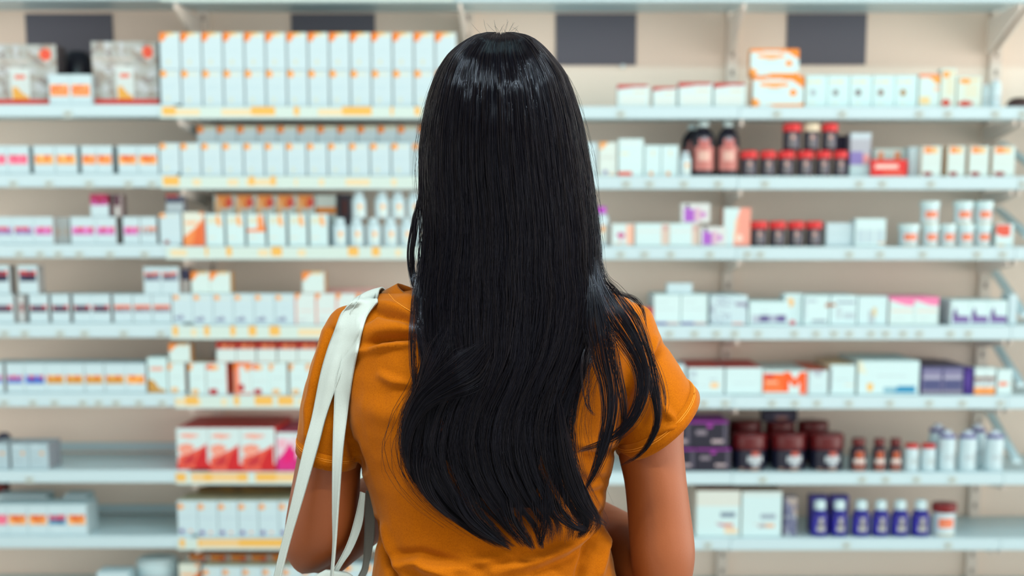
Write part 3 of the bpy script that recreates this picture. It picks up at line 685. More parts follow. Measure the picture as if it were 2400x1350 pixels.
# ================================================================== fourth shelf
t4 = row('carton', 'white carton with dark grey and red band', 'fourth shelf', 'dark banded cartons on the fourth shelf',
    [(-20, 32, B_DARK), (68, 113, B_DARK), (120, 163, B_DARK), (171, 213, B_DARK), (215, 259, B_DARK), (265, 309, B_DGRY), (312, 356, B_DGRY), (358, 402, B_DGRY)], 690, 4, B_DARK, 0, .16)
carton('carton', 'bare carton end between two dark banded cartons', 40, 60, 692, 4, Design((190, 196, 196), [('r', .3, .4, .8, .7, (150, 80, 80))], side=(150, 146, 144)), .01, .06)
row('carton', 'white carton with navy band', 'stacked on the fourth shelf', 'navy banded cartons stacked on the fourth shelf', [(-22, 24, B_NAVY), (43, 92, B_NAVY)], 622, 4, B_NAVY, .012, .06, base=t4[0])
row('carton', 'white carton with grey band', 'stacked on the fourth shelf', 'grey banded cartons stacked on the fourth shelf', [(338, 379, B_NVG), (380, 421, B_NVG)], 626, 4, B_NVG, .006, .06, base=t4[6])
carton('carton', 'narrow carton with navy top stacked at the end of the grey banded pair', 426, 446, 628, 4, Design((176, 168, 164), [('r', 0, .55, 1, .95, (54, 56, 84)), ('r', .4, 0, .7, .5, (196, 200, 198))], side=(150, 130, 120)), .03, .05, base=t4[7])
t4m = row('carton', 'white carton with orange dot and blue print', 'fourth shelf', 'orange dotted cartons on the fourth shelf', [(404 + 48 * i, 451 + 48 * i, D_VBLUE) for i in range(6)] + [(404 + 48 * i, 451 + 48 * i, D_VPINK) for i in range(6, 10)], 688, 4, D_VBLUE, .0, .08)
D_OC = Design((208, 229, 226), [('p', [(0, 1), (0, .6), (.12, .6), (.25, .8), (.5, 1)], (240, 140, 56)), ('r', .4, .9, .9, 1, (230, 200, 150))], side=(196, 150, 96), top=(230, 176, 120))
row('carton', 'small white carton with orange corner', 'stacked on the fourth shelf', 'small cartons stacked on the fourth shelf', [(449, 491), (494, 541)], 637, 4, D_OC, .012, .06, base=t4m[1])
carton('carton', 'small white carton with orange corner standing alone, fourth shelf', 709, 761, 637, 4, D_OC, .012, .06, base=t4m[6])
row('carton', 'salmon topped carton', 'back row, fourth shelf', 'salmon cartons at the back of the fourth shelf', [(752, 800), (802, 850), (852, 900)], 676, 4, Design((224, 180, 172), [('r', .1, .2, .9, .6, (214, 220, 216))], side=(210, 160, 150), top=(236, 170, 160)), .1, .08)
D_WS = Design((206, 231, 232), [('r', .0, .0, .95, .07, (120, 106, 170)), ('r', .5, .0, .95, .07, (206, 180, 180)), ('r', .1, .72, .55, .78, (190, 210, 214)), ('r', .1, .5, .8, .52, (192, 212, 216))], side=(180, 200, 206))
tq = row('carton', 'broad white carton with purple line at its foot', 'fourth shelf', 'broad white cartons on the fourth shelf', [(1532, 1594), (1596, 1660)], 690, 4, D_WS, .01, .26)
carton('carton', 'red edged carton half hidden by the person\'s shoulder', 1490, 1530, 722, 4, Design((196, 70, 66), [('r', .0, .0, .4, 1, (206, 220, 220))], side=(180, 50, 50)), .01, .1)
carton('carton', 'small plain white carton on top of the broad white cartons', 1563, 1622, 664, 4, PLAINW, .03, .05, base=tq[0])
D_GS = Design((196, 220, 226), [('m', 0, 0, .55, .8, (170, 188, 200), 8, 4, .05), ('p', [(0, .95), (.9, .7), (1, .5), (1, .62), (.3, .95)], (150, 164, 184)), ('r', .7, .62, .98, .78, (146, 148, 170)), ('r', .6, .0, .9, .06, (228, 190, 186))], side=(176, 192, 200))
carton('carton', 'white carton with slanting grey print on the fourth shelf', 1664, 1752, 692, 4, D_GS, .006, .26)
D_PF = Design((204, 231, 233), [('r', .06, .05, .3, .4, (176, 186, 200)), ('r', .26, .08, .5, .42, (100, 92, 140)), ('r', .5, .1, .72, .4, (164, 172, 192)), ('r', .7, .08, .94, .42, (104, 94, 146)), ('r', .3, .55, .5, .6, (190, 206, 214))], side=(190, 208, 214), n=(30, 22))
carton('carton', 'wide white carton with two purple figures, fourth shelf', 1755, 1850, 706, 4, D_PF, .004, .16)
carton('carton', 'white carton with a round orange seal, set back on the fourth shelf', 1838, 1882, 688, 4, Design((204, 230, 232), [('e', .3, .72, .22, .16, (240, 190, 116)), ('e', .45, .06, .2, .07, (214, 110, 120))], side=(190, 210, 214)), .016, .08)
D_GB = Design((204, 231, 233), [('r', .04, .12, .1, .85, (176, 194, 204)), ('r', .04, .78, .5, .86, (176, 196, 206)), ('r', .3, .06, .9, .16, (148, 160, 172)), ('r', .88, .6, 1, .74, (170, 100, 50))], side=(186, 204, 210))
carton('carton', 'white carton with pale frame print and brown spot at its edge', 1884, 1944, 692, 4, D_GB, .004, .2)
D_GC = Design((202, 229, 232), [('r', .0, .62, .2, .74, (170, 104, 56)), ('r', .22, .72, .95, .8, (132, 146, 166)), ('r', .24, .2, .4, .6, (186, 204, 210)), ('r', .5, .2, .95, .4, (180, 198, 206))], side=(186, 204, 210))
carton('carton', 'white carton with dark blue top line beside the brown spot', 1946, 2008, 692, 4, D_GC, .004, .2)
carton('carton', 'white carton with narrow beige and grey marks, fourth shelf', 2010, 2080, 694, 4, Design((202, 229, 232), [('r', .35, .05, .6, .5, (176, 190, 196)), ('r', .5, .3, .62, .6, (214, 196, 150))], side=(186, 204, 210)), .006, .08)
D_PK = Design((206, 229, 228), [('p', [(0, 1), (0, .9), (.6, .72), (1, .7), (1, 1)], (240, 130, 176)), ('r', .1, .48, .95, .54, (226, 206, 190)), ('r', .2, .2, .6, .23, (196, 210, 212))], side=(226, 206, 206), top=(240, 140, 180))
row('carton', 'white carton with pink top', 'fourth shelf', 'pink topped cartons', [(2084, 2142), (2144, 2200)], 696, 4, D_PK, .004, .2)
D_PT = Design((205, 231, 233), [('p', [(.1, .06), (.1, .5), (.25, .72), (.4, .38), (1, .34), (1, .06)], (120, 100, 160)), ('p', [(.15, .3), (.25, .7), (.35, .3)], (70, 50, 110))], side=(190, 208, 214))
row('carton', 'white carton with purple peak print', 'fourth shelf', 'purple peak cartons', [(2228, 2272), (2273, 2316), (2317, 2361)], 704, 4, D_PT, .004, .2)
carton('carton', 'plain white carton filling the end of the fourth shelf', 2364, 2384, 690, 4, PLAINW, .02, .08)

# ================================================================== fifth shelf
row('carton', 'white carton with blue or golden band', 'fifth shelf', 'gold banded cartons on the fifth shelf',
    [(-34, 8, B_BLUE), (14, 55, B_BLUE), (58, 106, B_BLU2), (108, 151, B_GOLD), (154, 196, B_GOLD), (199, 243, B_GOLD), (247, 293, B_GOLD), (296, 342, B_GOL2)], 852, 5, B_GOLD, 0, .16)
carton('carton', 'white carton with tan wave at its foot, end of the gold banded row', 346, 392, 838, 5, Design((200, 228, 229), [('p', [(0, 0), (0, .38), (.3, .34), (.55, .12), (.9, .06), (.9, 0)], (196, 148, 74)), ('r', .15, .62, .8, .74, (232, 160, 136))], side=(188, 200, 200)), .0, .1)
D_5A = Design((206, 230, 230), [('p', [(0, .98), (0, .78), (.16, .78), (.2, .92), (.5, .98)], (240, 162, 74)), ('e', .35, .08, .25, .08, (232, 186, 130)), ('r', .2, .5, .8, .52, (190, 212, 214))], side=(176, 126, 96), top=(226, 204, 170))
D_5B = Design((206, 230, 230), [('e', .25, .88, .24, .1, (236, 112, 48)), ('e', .45, .86, .2, .08, (240, 176, 110)), ('e', .32, .08, .24, .1, (182, 40, 48)), ('r', .2, .4, .8, .42, (200, 214, 214))], side=(236, 130, 100), top=(236, 150, 116))
D_5C = Design((236, 140, 112), [('r', .3, .05, 1, .9, (208, 228, 227)), ('p', [(0, 1), (0, .7), (.3, .95), (.8, 1)], (238, 120, 50)), ('e', .8, .84, .18, .1, (240, 140, 60)), ('e', .4, .2, .2, .12, (182, 40, 48))], side=(236, 130, 100), top=(236, 130, 96))
t5 = row('carton', 'white carton with orange or salmon edges', 'lower tier, fifth shelf', 'salmon edged cartons on the fifth shelf', [(394, 434, D_5A), (441, 481, D_5A), (485, 531, D_5B), (547, 589, D_5C), (591, 629, D_5B), (633, 673, D_5A), (678, 717, D_5A), (719, 760, D_5A)], 850, 5, D_5A, .0, .14)
carton('carton', 'small white carton with orange corner lying on the salmon edged cartons', 397, 447, 805, 5, D_OC, .006, .06, base=t5[0])
D_RT = Design((208, 226, 224), [('r', 0, .62, 1, 1, (190, 60, 44)), ('r', .3, .68, 1, .9, (226, 140, 92)), ('m', 0, .62, 1, 1, (150, 36, 34), 4, 6, .1)], side=(150, 90, 70), top=(150, 60, 50))
row('carton', 'flat carton with dark red top band', 'upper tier, fifth shelf', 'red topped cartons stacked on the fifth shelf', [(508, 553), (555, 600), (603, 649), (651, 697), (699, 744)], 800, 5, D_RT, .008, .12, base=t5[3])
carton('carton', 'plain white carton edge beside the mustard sleeve on the fifth shelf', 1570, 1606, 855, 5, PLAINW, .002, .1)
D_R1 = Design((204, 229, 231), [('m', 0, .1, .22, .9, (172, 190, 202), 6, 2, -.1), ('r', .62, .22, .86, .44, (240, 196, 140)), ('r', .6, .52, .8, .6, (182, 200, 208)), ('r', .3, .3, .6, .34, (190, 208, 212))], side=(150, 160, 176), top=(206, 46, 44))
carton('carton', 'deep white carton with bright red top and small orange patch', 1611, 1697, 862, 5, D_R1, .002, .31)
D_R2 = Design((204, 230, 232), [('r', .2, .4, .8, .42, (190, 210, 214)), ('r', .2, .32, .6, .34, (190, 210, 214))], side=(190, 206, 210), top=(202, 44, 46))
carton('carton', 'deep plain white carton with red top next to the big M carton', 1700, 1787, 862, 5, D_R2, .002, .31)
D_M = Design((206, 230, 230), [('r', .0, .1, .48, .88, (238, 104, 40)), ('r', .04, .68, .22, .86, (206, 60, 60)), ('r', .05, .46, .34, .56, (240, 176, 140)), ('r', .05, .3, .4, .34, (240, 140, 90)), ('r', .02, .16, .42, .22, (240, 128, 70)),
   ('p', [(.46, .1), (.46, .96), (.6, .96), (.72, .62), (.84, .96), (.99, .96), (.99, .02), (.84, .02), (.84, .56), (.74, .3), (.7, .3), (.58, .56), (.58, .1)], (240, 92, 34))], side=(206, 226, 226), top=(208, 228, 228), n=(60, 44))
carton('carton', 'white carton with a big orange letter M and orange block', 1788, 1893, 868, 5, D_M, .0, .3)
carton('carton', 'white carton with orange-red top beside the M carton', 1895, 1941, 868, 5, Design((202, 227, 230), [('p', [(.1, 1), (.3, .8), (.5, .72), (.7, .86), (.8, 1)], (176, 190, 200)), ('r', .2, .3, .8, .34, (186, 206, 210))], side=(190, 206, 210), top=(232, 92, 56)), .004, .3)
carton('carton', 'white carton with grey edge between the M carton and the big teal cornered one', 1945, 2005, 855, 5, Design((203, 230, 232), [('r', .0, .1, .06, .9, (140, 152, 164)), ('r', .6, .3, .95, .34, (226, 206, 180)), ('r', .2, .5, .8, .52, (186, 208, 212))], side=(206, 196, 170), top=(226, 196, 150)), .004, .26)
D_TE = Design((204, 231, 233), [('r', .42, .05, .72, .2, (126, 178, 196)), ('p', [(.6, .05), (.66, .26), (.96, .26), (.96, .05)], (30, 140, 184)), ('e', .2, .22, .06, .12, (236, 190, 104)), ('r', .3, .55, .8, .57, (190, 212, 216)), ('p', [(0, .7), (.1, .6), (.14, .64), (.06, 1), (0, 1)], (220, 226, 206))], side=(196, 214, 218), n=(40, 24))
carton('carton', 'largest white carton on the fifth shelf, with a teal corner', 2010, 2155, 846, 5, D_TE, .002, .3)
D_PU = Design((96, 96, 136), [('r', .05, .64, .95, .9, (128, 126, 160)), ('r', .05, .56, .95, .68, (176, 176, 196)), ('r', .1, .2, .9, .5, (74, 80, 124)), ('r', 0, .02, 1, .14, (140, 138, 152))], side=(58, 36, 128), top=(66, 62, 96))
row('carton', 'deep blue-purple carton with pale name strip', 'fifth shelf', 'blue-purple cartons', [(2160, 2208), (2210, 2258)], 860, 5, D_PU, .002, .32)
carton('carton', 'violet carton at the end of the blue-purple pair', 2260, 2281, 862, 5, Design((58, 34, 124), [('r', .1, .3, .5, .8, (84, 60, 150))], side=(50, 30, 110), top=(76, 66, 116)), .002, .32)
D_RO = Design((206, 228, 228), [('r', 0, .58, 1, .68, (130, 74, 50)), ('r', 0, .0, 1, .26, (238, 156, 84)), ('r', 0, .36, .9, .56, (176, 186, 190))], side=(206, 214, 214))
row('carton', 'small white carton with brown and orange stripes', 'fifth shelf', 'brown and orange striped cartons', [(2284, 2308), (2310, 2333)], 862, 5, D_RO, .0, .05)
carton('carton', 'small white carton with a pale red oval, end of the fifth shelf', 2337, 2372, 866, 5, Design((206, 230, 231), [('e', .4, .42, .36, .1, (232, 140, 110))], side=(200, 216, 216)), .0, .05)

# ================================================================== sixth shelf
D_GR = Design((172, 196, 204), [('e', .68, .62, .12, .07, (230, 164, 90)), ('r', .15, .86, .6, .96, (190, 212, 220)), ('r', .2, .3, .6, .32, (150, 172, 182))], side=(138, 146, 154), top=(160, 176, 186))
row('carton', 'grey-white carton with tiny orange dot', 'alone on the sixth shelf', 'three grey-white cartons on the sixth shelf', [(-22, 20), (25, 66), (70, 113)], 1040, 6, D_GR, .0, .12)
dome('tin', 'small dark blue-grey tin behind the grey-white cartons', -20, 26, 1016, 6, .17, .06, (60, 62, 84), 'tin')
D_RP = Design((206, 226, 226), [('r', 0, 0, 1, .14, (214, 44, 50)), ('p', [(.02, .1), (.02, .3), (.4, .4), (.7, .5), (.97, .62), (.97, 0), (.1, 0)], (228, 92, 72)), ('p', [(.55, .1), (.72, .4), (.97, .62), (.97, .0), (.6, .0)], (204, 34, 40)), ('p', [(.1, .1), (.34, .32), (.6, .36), (.5, .12)], (196, 50, 56)),
   ('e', .3, .52, .26, .1, (236, 152, 130)), ('e', .25, .44, .2, .1, (238, 160, 140)), ('e', .4, .82, .3, .06, (236, 168, 150)), ('r', .5, .84, .8, .88, (214, 210, 206))], side=(206, 56, 50), top=(206, 50, 48), n=(34, 40))
row('carton', 'red and white carton with deep red top', 'sixth shelf', 'red and white cartons', [(414, 487), (490, 562), (565, 645)], 1003, 6, D_RP, .0, .3)
D_MA = Design((224, 206, 216), [('p', [(0, 0), (0, .3), (.4, .5), (.75, .75), (1, .5), (1, 0)], (214, 40, 130)), ('p', [(.3, .2), (.7, .68), (.9, .3)], (228, 10, 112)), ('e', .3, .72, .26, .14, (232, 180, 196)), ('r', 0, .88, 1, 1, (206, 224, 226))], side=(210, 40, 110), top=(206, 70, 110))
row('carton', 'magenta and white carton', 'between the red cartons and the canvas straps', 'magenta cartons', [(648, 692), (694, 738)], 1014, 6, D_MA, .0, .3)
D_BK = Design((32, 32, 48), [('r', .12, .5, .4, .66, (130, 120, 132)), ('r', .55, .18, .9, .34, (176, 160, 164)), ('e', .5, .84, .08, .07, (160, 50, 160)), ('r', .88, .1, .98, .9, (84, 80, 96)), ('r', 0, .94, 1, 1, (150, 50, 156))], side=(70, 66, 78), top=(150, 50, 156), n=(34, 22))
kb = row('carton', 'black carton with violet edge', 'lower tier, sixth shelf', 'black cartons on the sixth shelf', [(1548, 1628), (1632, 1713)], 1052, 6, D_BK, .0, .22)
row('carton', 'black carton with violet edge', 'upper tier, sixth shelf', 'black cartons on the sixth shelf', [(1540, 1618), (1621, 1706)], 988, 6, D_BK, .006, .2, base=kb[0])
mj = vrow('maroon', 'jar', 'big dark jar with maroon lid', 'front row, sixth shelf', 'maroon lidded jars', [(1720, 1804), (1813, 1897), (1903, 1986)], 1020, 6, .0, cat='jar')
mk = vrow('maroon', 'jar', 'big dark jar with maroon lid', 'back row, sixth shelf', 'maroon lidded jars', [(1712, 1790), (1798, 1868), (1874, 1948)], 990, 6, .13, cat='jar')
carton('carton', 'dark navy carton standing on the back row jars', 1786, 1868, 962, 6, Design((24, 24, 52), [('r', .3, .3, .75, .75, (74, 66, 90)), ('e', .55, .3, .2, .16, (130, 90, 80))], side=(20, 20, 44), top=(24, 24, 50)), .14, .06, base=mk[1])
vrow('brown', 'bottle', 'small dark bottle with brown-red label', 'sixth shelf', 'small dark bottles on the sixth shelf', [(1994, 2038), (2046, 2082), (2084, 2120)], 1030, 6, .002)
vrow('redlid', 'bottle', 'small white bottle with red lid', 'sixth shelf', 'red lidded white bottles', [(2122, 2158), (2161, 2199)], 1042, 6, .0)
vrow('capped', 'bottle', 'white bottle with purple collar', 'front row, sixth shelf', 'purple collared bottles', [(2203, 2247), (2251, 2296), (2314, 2360)], 1011, 6, .0, tone=(92, 76, 146))
vrow('capped', 'bottle', 'white bottle with purple collar', 'back row, sixth shelf', 'purple collared bottles', [(2180, 2224), (2274, 2316)], 996, 6, .08, tone=(92, 76, 146))

# ================================================================== seventh shelf
row('carton', 'white carton with pink, orange or blue band', 'seventh shelf', 'banded cartons on the seventh shelf', [(-22, 16, B_PINK), (20, 64, B_OR7), (66, 111, B_OR7), (114, 156, B_TEAL), (158, 203, B_OR7)], 1183, 7, B_OR7, 0, .115)
row('carton', 'taller white carton', 'back row, seventh shelf', 'plain cartons at the back of the seventh shelf', [(-10, 54), (58, 110), (150, 206)], 1160, 7, PLAINW, .12, .08)
carton('carton', 'dark red carton behind the banded cartons at the left edge', -30, 14, 1137, 7, Design((110, 30, 28), [('r', .2, .3, .8, .5, (150, 50, 40))], side=(80, 26, 26)), .21, .05)
t7 = row('carton', 'white carton with orange dot and purple spot', 'seventh shelf', 'purple spotted cartons on the seventh shelf', span(416, 47.6, 7, 46), 1174, 7, D_VPUR, .0, .08)
row('carton', 'tall carton with orange dot', 'back row, seventh shelf', 'tall cartons at the back of the seventh shelf', span(430, 47.6, 6, 46), 1164, 7, Design((216, 214, 186), [('e', .6, .9, .25, .07, (238, 158, 60)), ('r', .1, .0, .9, .7, WHITE)], side=(190, 170, 130), top=(210, 190, 140)), .1, .07)
carton('carton', 'long brown carton lying along the back of the seventh shelf', 465, 720, 1142, 7, Design((120, 96, 56), [('m', 0, 0, 1, 1, (150, 116, 56), 6, 4, .1), ('m', 0, 0, 1, 1, (84, 66, 48), 7, 9, .2)], side=(110, 90, 56)), .2, .06)
D_C1 = Design((203, 229, 230), [('r', .0, .68, 1, 1, (212, 218, 210)), ('r', .55, .42, .9, .54, (120, 138, 156)), ('r', .5, .22, .62, .28, (176, 110, 140)), ('r', .62, .2, .84, .28, (214, 140, 120)), ('r', .45, .26, .56, .3, (196, 190, 190)), ('r', .66, .06, .94, .16, (234, 204, 166))], side=(214, 200, 186), top=(190, 130, 100), n=(40, 36))
carton('carton', 'broad white carton with faint grey print beside the bare arm, seventh shelf', 1632, 1735, 1150, 7, D_C1, .004, .2)
D_C2 = Design((202, 228, 230), [('r', .0, .9, 1, 1, (206, 222, 220)), ('r', .48, .38, .86, .5, (150, 166, 180)), ('r', .42, .2, .6, .27, (170, 160, 164)), ('r', .6, .2, .84, .28, (226, 176, 140)), ('r', .3, .24, .46, .27, (206, 206, 202))], side=(206, 190, 176), top=(206, 170, 140), n=(36, 36))
carton('carton', 'broad white carton with faint grey print next to the grey patterned pack', 1738, 1832, 1152, 7, D_C2, .006, .2)
D_GP = Design((120, 124, 148), [('p', [(.0, 1), (.5, .8), (1, .4), (1, 1)], (168, 156, 150)), ('r', 0, .48, 1, .53, (172, 182, 188)), ('p', [(0, 0), (.4, .12), (.9, 0)], (176, 192, 196)), ('m', 0, 0, 1, .8, (88, 94, 128), 4, 6, .1)], side=(110, 110, 126))
carton('carton', 'grey-blue patterned pack beside the broad white cartons', 1838, 1868, 1166, 7, D_GP, .01, .05)
D_BB = Design((70, 64, 150), [('r', .1, .5, .9, .9, (120, 118, 170)), ('r', .2, .2, .8, .5, (40, 36, 130))], side=(40, 36, 110))
vrow('blue', 'bottle', 'blue bottle with white cap and silver label', 'seventh shelf', 'blue bottles on the seventh shelf', [(1903, 1947), (1950, 1992), (2000, 2045), (2047, 2090), (2092, 2137), (2140, 2186)], 1176, 7, .0)
row('carton', 'blue carton', 'behind the white capped blue bottles', 'blue cartons behind the bottles', [(1898, 1940), (1946, 1990)], 1163, 7, D_BB, .07, .05)
vessel('tub', 'jar', 'white jar with dark red lid at the end of the blue bottles', 2190, 2250, 1184, 7, .0, cat='jar', tone=(120, 20, 24))

# ================================================================== lowest shelf
row('carton', 'orange dotted carton', 'on the lowest shelf', 'orange dotted cartons on the lowest shelf', span(475, 47, 6, 45), 1328, 8, D_VPUR, .0, .08)
row('carton', 'orange topped carton', 'back row, lowest shelf', 'orange cartons at the back of the lowest shelf', span(440, 48, 6, 46), 1302, 8, D_FL, .1, .08)
carton('carton', 'red and orange carton at the corner of the lowest shelf', 420, 470, 1322, 8, D_OP, .02, .06)
row('carton', 'pale carton', 'beyond the canvas straps, lowest shelf', 'pale cartons on the lowest shelf', span(760, 48, 5, 46), 1322, 8, D_VDOT, .0, .08)
vessel('roll', 'tub', 'round white tub with a ringed lid on the lowest shelf', 308, 408, 1318, 8, .04, cat='tub')
carton('carton', 'low white carton beside the round tub on the lowest shelf', 228, 302, 1341, 8, PLAINW, .0, .08)
# ================================================================== the person
def ring(A, B, Y, ry, n=44, sq=1.0, lean=0.0):
    """closed ellipse whose long axis runs between pixels A and B at depth Y, with half depth ry (towards / away from the camera);
    lean slides the near side along the limb, so that the ring is not seen edge-on"""
    a, b_ = at(A[0], A[1], Y), at(B[0], B[1], Y)
    m, h = (a + b_) / 2, (b_ - a) / 2
    t = np.linspace(0, 2 * math.pi, n, endpoint=False)
    c, s_ = np.cos(t), np.sin(t)
    c = np.sign(c) * np.abs(c) ** sq; s_ = np.sign(s_) * np.abs(s_) ** sq
    ax = np.array([h[2], 0, -h[0]]); ax /= np.linalg.norm(ax)
    if ax[2] > 0: ax = -ax
    return m + np.outer(c, h) + np.outer(s_, np.array([0, ry, 0]) - ax * lean)

def wring(c, ax, r1, r2, n=28):
    """ellipse around world point c, normal ax, radii r1 (sideways) and r2"""
    ax = np.array(ax, float); ax /= np.linalg.norm(ax)
    u = np.cross(ax, [0, 1, 0]) if abs(ax[1]) < .9 else np.cross(ax, [1, 0, 0])
    u /= np.linalg.norm(u); w = np.cross(ax, u)
    t = np.linspace(0, 2 * math.pi, n, endpoint=False)
    return np.array(c) + np.outer(np.cos(t) * r1, u) + np.outer(np.sin(t) * r2, w)

def loft(rings, V, Fc):
    n = len(rings[0]); b0 = len(V)
    for r in rings: V.extend(map(tuple, r))
    for j in range(len(rings) - 1):
        for i in range(n):
            i2 = (i + 1) % n
            Fc.append((b0 + j * n + i, b0 + j * n + i2, b0 + (j + 1) * n + i2, b0 + (j + 1) * n + i))
    Fc.append(tuple(b0 + i for i in range(n))[::-1]); Fc.append(tuple(b0 + (len(rings) - 1) * n + i for i in range(n)))

def smooth_rings(rs, k=4):
    """Catmull-Rom through the rings"""
    R = np.array(rs); out = []
    for i in range(len(R) - 1):
        p0, p1, p2, p3 = R[max(i - 1, 0)], R[i], R[i + 1], R[min(i + 2, len(R) - 1)]
        for j in range(k):
            t = j / k
            out.append(.5 * (2 * p1 + (p2 - p0) * t + (2 * p0 - 5 * p1 + 4 * p2 - p3) * t * t + (3 * p1 - p0 - 3 * p2 + p3) * t ** 3))
    out.append(R[-1]); return out

def chain(pts, rad, V, Fc, n=16, flat=1.0):
    P = np.array(pts, float); rs = []
    for i in range(len(P)):
        d = P[min(i + 1, len(P) - 1)] - P[max(i - 1, 0)]
        rs.append(wring(P[i], d, rad[i], rad[i] * flat, n))
    d0 = P[0] - P[1]; d0 /= np.linalg.norm(d0); d1 = P[-1] - P[-2]; d1 /= np.linalg.norm(d1)
    rs = [wring(P[0] + d0 * rad[0] * .7, P[1] - P[0], rad[0] * .5, rad[0] * .5 * flat, n)] + rs + [wring(P[-1] + d1 * rad[-1] * .7, P[-1] - P[-2], rad[-1] * .5, rad[-1] * .5 * flat, n)]
    loft(rs, V, Fc)

def ellipsoid(c, r, V, Fc, n=20, m=12):
    rs = []
    for j in range(1, m):
        a = math.pi * j / m
        t = np.linspace(0, 2 * math.pi, n, endpoint=False)
        rs.append(np.array(c) + np.stack([np.cos(t) * math.sin(a) * r[0], np.sin(t) * math.sin(a) * r[1], np.full(n, -math.cos(a) * r[2])], 1))
    loft(rs, V, Fc)

def fuse(name, V, Fc, voxel, smooth=4, fac=.5):
    me = mesh(name, V, Fc)
    bm = bmesh.new(); bm.from_mesh(me); bmesh.ops.recalc_face_normals(bm, faces=bm.faces); bm.to_mesh(me); bm.free()
    o = bpy.data.objects.new('fuse', me); COL.objects.link(o)
    r = o.modifiers.new('r', 'REMESH'); r.mode = 'VOXEL'; r.voxel_size = voxel
    s = o.modifiers.new('s', 'SMOOTH'); s.factor = fac; s.iterations = smooth
    dg = bpy.context.evaluated_depsgraph_get(); dg.update()
    out = bpy.data.meshes.new_from_object(o.evaluated_get(dg)); out.name = name
    bpy.data.objects.remove(o); bpy.data.meshes.remove(me)
    out.materials.clear()
    return out

YW = 1.62
# ---- body: head with face, neck, torso, arms with hands, legs: fused into one surface
V, Fc = [], []
HC = at(1180, 330, YW + .012)
loft(smooth_rings([ring((1150, 88), (1206, 88), YW - .012, .03), ring((1062, 155), (1298, 160), YW, .078), ring((1030, 240), (1330, 240), YW + .005, .098), ring((1026, 330), (1334, 330), YW + .01, .1),
      ring((1040, 420), (1320, 420), YW + .02, .092), ring((1066, 490), (1294, 490), YW + .035, .075), ring((1110, 550), (1250, 550), YW + .055, .045), ring((1140, 572), (1220, 572), YW + .065, .022)]), V, Fc)
loft(smooth_rings([ring((1082, 440), (1278, 440), YW, .052), ring((1088, 540), (1272, 540), YW - .005, .05), ring((1080, 620), (1280, 620), YW - .005, .055), ring((1000, 665), (1362, 672), YW, .062), ring((920, 700), (1440, 708), YW, .068)]), V, Fc)
# face, turned to the shelves
fy = HC[1] + .098
ellipsoid((HC[0], fy + .004, HC[2] - .022), (.013, .02, .022), V, Fc)                 # nose
ellipsoid((HC[0], fy - .006, HC[2] + .0), (.009, .014, .03), V, Fc)
ellipsoid((HC[0], fy - .014, HC[2] - .056), (.024, .014, .008), V, Fc)               # mouth
ellipsoid((HC[0], fy - .024, HC[2] - .092), (.022, .022, .018), V, Fc)               # chin
for s in (-1, 1):
    ellipsoid((HC[0] + s * .034, fy - .012, HC[2] + .022), (.026, .014, .008), V, Fc)     # brow
    ellipsoid((HC[0] + s * .036, fy - .026, HC[2] - .034), (.026, .02, .024), V, Fc)      # cheek
    ellipsoid((HC[0] + s * .074, HC[1] + .008, HC[2] - .01), (.008, .018, .032), V, Fc)   # ear
TORSO = [((939, 690), (1421, 700), 1.62, 0.046), ((854, 725), (1496, 735), 1.62, 0.071), ((821, 800), (1481, 805), 1.62, 0.086), ((821, 900), (1469, 900), 1.62, 0.094), ((835, 1000), (1435, 1000), 1.62, 0.094),
         ((869, 1095), (1415, 1095), 1.62, 0.088), ((889, 1165), (1401, 1165), 1.62, 0.082), ((901, 1240), (1399, 1240), 1.62, 0.080), ((901, 1300), (1409, 1300), 1.62, 0.084), ((893, 1380), (1427, 1380), 1.62, 0.091), ((859, 1500), (1463, 1500), 1.62, 0.101), ((849, 1600), (1473, 1600), 1.62, 0.101), ((859, 1720), (1461, 1720), 1.62, 0.086)]
loft(smooth_rings([ring(*t, sq=.9) for t in TORSO], 3), V, Fc)
def hand(wrist, dirv, palm_n, side, V, Fc, curl=.55):
    d = np.array(dirv, float); d /= np.linalg.norm(d)
    n = np.array(palm_n, float); n -= d * n.dot(d); n /= np.linalg.norm(n)
    s = np.cross(d, n) * side
    w = np.array(wrist)
    loft([wring(w - d * .01, d, .024, .02), wring(w + d * .02, d, .03, .016), wring(w + d * .055, d, .038, .014), wring(w + d * .085, d, .039, .0125), wring(w + d * .095, d, .034, .009)] if False else
         [w + np.outer(np.cos(t_), s * a_) + np.outer(np.sin(t_), n * b_) + d * k for k, a_, b_, t_ in [(k, a_, b_, np.linspace(0, 2 * math.pi, 20, endpoint=False)) for k, a_, b_ in ((-.012, .025, .02), (.02, .031, .016), (.055, .038, .0145), (.085, .039, .0125), (.096, .033, .009))]], V, Fc)
    for k, (off, ln) in enumerate([(-.028, .066), (-.0095, .076), (.0095, .071), (.027, .056)]):
        p = w + d * .085 + s * off; pts = [p]; ang = .15
        for seg, q in enumerate((.45, .3, .25)):
            ang += curl * (1.0 + .12 * k) * (.7 if seg == 0 else 1)
            p = p + (d * math.cos(ang) + n * math.sin(ang)) * ln * q
            pts.append(p)
        chain(pts, [.0092, .0088, .008, .0068], V, Fc, 12)
    p = w + d * .028 - s * .03 + n * .004
    chain([p, p + d * .03 - s * .016 + n * .014, p + d * .055 - s * .014 + n * .03, p + d * .072 - s * .006 + n * .042], [.0125, .011, .0098, .008], V, Fc, 12)
